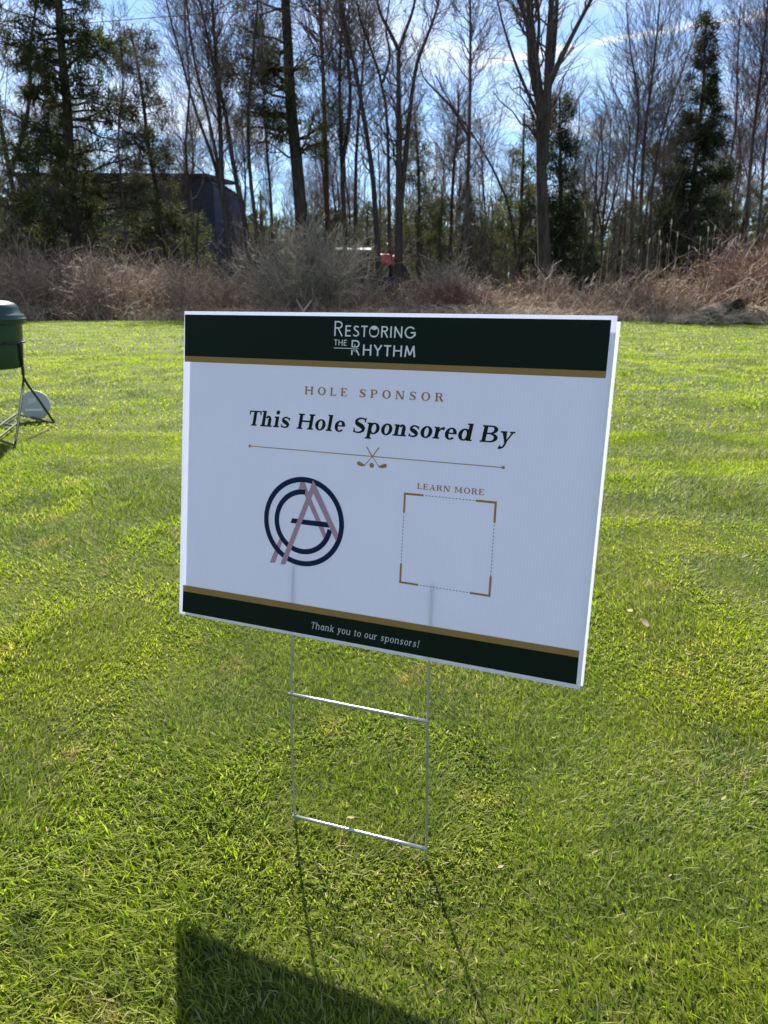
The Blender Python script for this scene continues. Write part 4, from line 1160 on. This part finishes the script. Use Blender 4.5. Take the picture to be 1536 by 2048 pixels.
so = at(705, 560, 46); so.z = 0
e = empty('shed', so, 'low dark shed with a white metal roof behind the grey shrub', 'shed')
x0, x1 = at(668, 560, 46).x - so.x, at(742, 560, 46).x - so.x
ze, zr = at(705, 501, 46).z, at(705, 495, 49).z
box('wall', x0 + .15, x1 - .15, .15, 3.4, -.1, ze - .06, M['shed_wall'], e)
ns = 5
for i in range(ns):
    a, b = x0 + (x1 - x0) * i / ns + .012, x0 + (x1 - x0) * (i + 1) / ns - .012
    v = [(a, -.15, ze - .02), (b, -.15, ze - .02), (b, 3.8, zr), (a, 3.8, zr), (a, -.15, ze + .04), (b, -.15, ze + .04), (b, 3.8, zr + .06), (a, 3.8, zr + .06)]
    link('roof_panel', py_mesh('roof_panel', v, [(3, 2, 1, 0), (4, 5, 6, 7), (0, 1, 5, 4), (1, 2, 6, 5), (2, 3, 7, 6), (3, 0, 4, 7)]), M['white_metal'], e)
box('door', -.5, .5, .09, .14, -.05, 2.0, M['roof_dark'], e)

M['red_paint'] = plain('red_paint', (.55, .045, .025), .35, .5, var=.1, scale=5)
M['orange_paint'] = plain('orange_paint', (.60, .20, .03), .4, .5, var=.1, scale=5)
M['rubber'] = plain('rubber', (.02, .02, .02), .8, .2, var=.2)
eo = at(782, 560, 36); eo.z = 0
e = empty('parked_machine', eo, 'small red and orange machine parked behind the dark forked tree', 'machine')
k = 36 / F
zt, zm = at(782, 506, 36).z, at(782, 528, 36).z
box('chassis', -.75, .75, -.45, .45, .45, .75, M['roof_dark'], e, .03)
box('hood', -.72, -.02, -.42, .42, .75, 1.45, M['roof_dark'], e, .06)
box('cab', .02, .70, -.44, .44, .75, zm - .1, M['roof_dark'], e, .06)
box('canopy', -.52, .02, -.55, .55, zm - .06, zt - .06, M['red_paint'], e, .08)
box('beacon_box', .05, .60, -.40, .40, zm - .09, zt - .12, M['orange_paint'], e, .06)
for sx in (-.5, -.08):
    box('post', sx - .03, sx + .03, -.40, -.34, 1.4, zm - .05, M['roof_dark'], e)
for sx in (-.5, .5):
    for sy in (-.5, .5):
        wq = lathe('wheel', [(.05, -.1), (.36, -.1), (.40, -.06), (.40, .06), (.36, .1), (.05, .1)], 24, M['rubber'], e)
        wq.rotation_euler = (R(90), 0, 0); wq.location = (sx, sy, .40)

# overhead cable
cb = [at(-700, 106, 30), at(-200, 75, 30), at(260, 39, 30), at(512, 20, 30), at(770, -2, 30), at(1300, -48, 30), at(2200, -130, 30)]
o = wire('overhead_cable', cb, .011, M['rubber'], None, 5, 40)
tag(o, 'thin dark overhead cable crossing high in front of the pine', 'cable')

# ------------------------------------------------------------------ deeper woods
MARKS = [(130, 'behind the drooping evergreen'), (440, 'by the blue building'), (660, 'behind the grey shrub'), (830, 'behind the red and orange machine'), (1000, 'behind the russet shrub'),
         (1200, 'behind the thick forked trunk'), (1350, 'behind the clump of thin stems'), (9999, 'beyond the conical spruce and the reeds')]
def mark(u): return next(m for lim, m in MARKS if u < lim)
src = {}
for ob in list(bpy.data.objects):
    if ob.type == 'EMPTY' and ob.get('category') == 'tree': src[ob['label']] = ob
ever = [v for k, v in src.items() if v.name.startswith(('cedar', 'hemlock')) and 'drooping' not in k and 'corner' not in k]
bares = [v for k, v in src.items() if v.name.startswith('bare') and ('slim' in k or 'sapling' in k or 'slender' in k or 'narrow' in k or 'kinked' in k)]
spots = [(20, 55, 1.0), (75, 62, 1.1), (130, 58, .9), (205, 60, 1.0), (470, 60, .85), (530, 64, .95), (560, 70, 1.05), (615, 62, .9), (650, 75, 1.05), (700, 66, .85), (745, 72, 1.0), (780, 60, .75), (870, 56, .85), (905, 70, .9),
         (965, 68, .85), (1000, 58, .95), (1065, 66, 1.0), (1160, 60, .9), (1210, 70, .95), (1260, 58, .8), (1310, 66, 1.0), (1400, 62, .95), (1445, 70, 1.0), (1500, 58, .85), (-60, 58, 1.0), (1600, 62, 1.0), (15, 44, .72), (70, 46, .8), (110, 43, .62), (185, 45, .75), (235, 44, .6), (215, 41, .5), (300, 46, .7), (345, 44, .5), (-40, 45, .8), (880, 47, .7), (915, 50, .75), (985, 47, .7), (1160, 46, .75), (1235, 48, .7), (1430, 48, .8), (1475, 52, .85), (1545, 47, .8), (560, 52, .8), (640, 56, .8), (735, 52, .75)]
for k, (u, Y, s) in enumerate(spots):
    p = at(u, 560, Y); q = ever[k % len(ever)]
    copy_tree(q, (p.x, Y, 0), random.uniform(0, 6), (s * random.uniform(.95, 1.35), s * random.uniform(.75, 1.0)), 'evergreen tree deep in the woods ' + mark(u), 'woodland evergreens ' + mark(u))
for k in range(70):
    u = -120 + 1780 * (k + random.uniform(.1, .9)) / 70; Y = random.uniform(44, 66)
    p = at(u, 560, Y); q = bares[k % len(bares)]; s = random.uniform(.6, .95)
    copy_tree(q, (p.x, Y, 0), random.uniform(0, 6), (s, s * random.uniform(.8, 1.0)), 'slender bare tree deep in the woods ' + mark(u), 'woodland bare trees ' + mark(u))
# thicket between the trunks and the mass of far woods
tb = Tubes()
n = 4200
x = (rng.random(n) * 2 - 1) * 44; y = rng.uniform(34, 62, n)
h = rng.uniform(1.2, 4.6, n) * (.5 + vnoise(x, y, .25, 41)); npt = 3; s = np.linspace(0, 1, npt)[None]
P = np.stack([x[:, None] + rng.normal(0, .12, n)[:, None] * h[:, None] * s, y[:, None] + rng.normal(0, .12, n)[:, None] * h[:, None] * s, -.05 + h[:, None] * s], 2)
P[:, 1:] += rng.normal(0, .03, (n, npt - 1, 3)) * h[:, None, None]
q = np.full((n, npt), .016) * np.linspace(1, .4, npt)[None]
tb.add(P, q, 3)
b, bq = grow(P, q, 1.5, .2, 1, (25, 60), .45, .15, 3, .2, .7, .3, .009); tb.add(b[:15000], bq[:15000], 3)
tag(link('thicket', tb.mesh('thicket'), M['woods']), 'dark leafless thicket filling the woods between the trunks', 'thicket', kind='stuff')
tb = Tubes()
n = 1500
x = (rng.random(n) * 2 - 1) * 95; y = rng.uniform(78, 120, n); h = rng.uniform(6, 14.5, n) * (.55 + .6 * vnoise(x, y, .07, 42))
P = np.stack([x[:, None] + rng.normal(0, .05, n)[:, None] * h[:, None] * s, y[:, None] + 0 * s, -.05 + h[:, None] * s], 2)
q = np.full((n, npt), .11) * np.linspace(1, .3, npt)[None]
tb.add(P, q, 3)
b, bq = grow(P, q, .9, .25, 1, (20, 50), .33, .2, 3, .12, .45, .8, .03); tb.add(b[:9000], bq[:9000], 3)
tag(link('far_woods', tb.mesh('far_woods'), M['woods']), 'far bare woods closing the view behind the thicket', 'woods', kind='stuff')

tb = None
n = 26000
x = (rng.random(n) * 2 - 1) * 90; y = rng.uniform(70, 112, n)
top = 4.0 + 9.5 * vnoise(x, y, .11, 51) * (.5 + .5 * vnoise(x, y, .4, 52))
o = np.stack([x, y, rng.random(n) ** .8 * top], 1)
P = np.stack([o, o + nrm(rng.normal(0, 1, (n, 3)) + np.array([0, 0, -.3])) * .8], 1)
v, q, r = sprays(P, 1, 1.5, .30, .5, .2)
r = np.repeat(np.clip(vnoise(x, y, .3, 53) * .7 + rng.random(n) * .3, 0, 1), 3)
tag(link('far_evergreens', np_mesh('far_evergreens', v, q, False, {'rnd': r}), M['pine']), 'far evergreen woods showing dark green between the trunks', 'woods', kind='stuff')
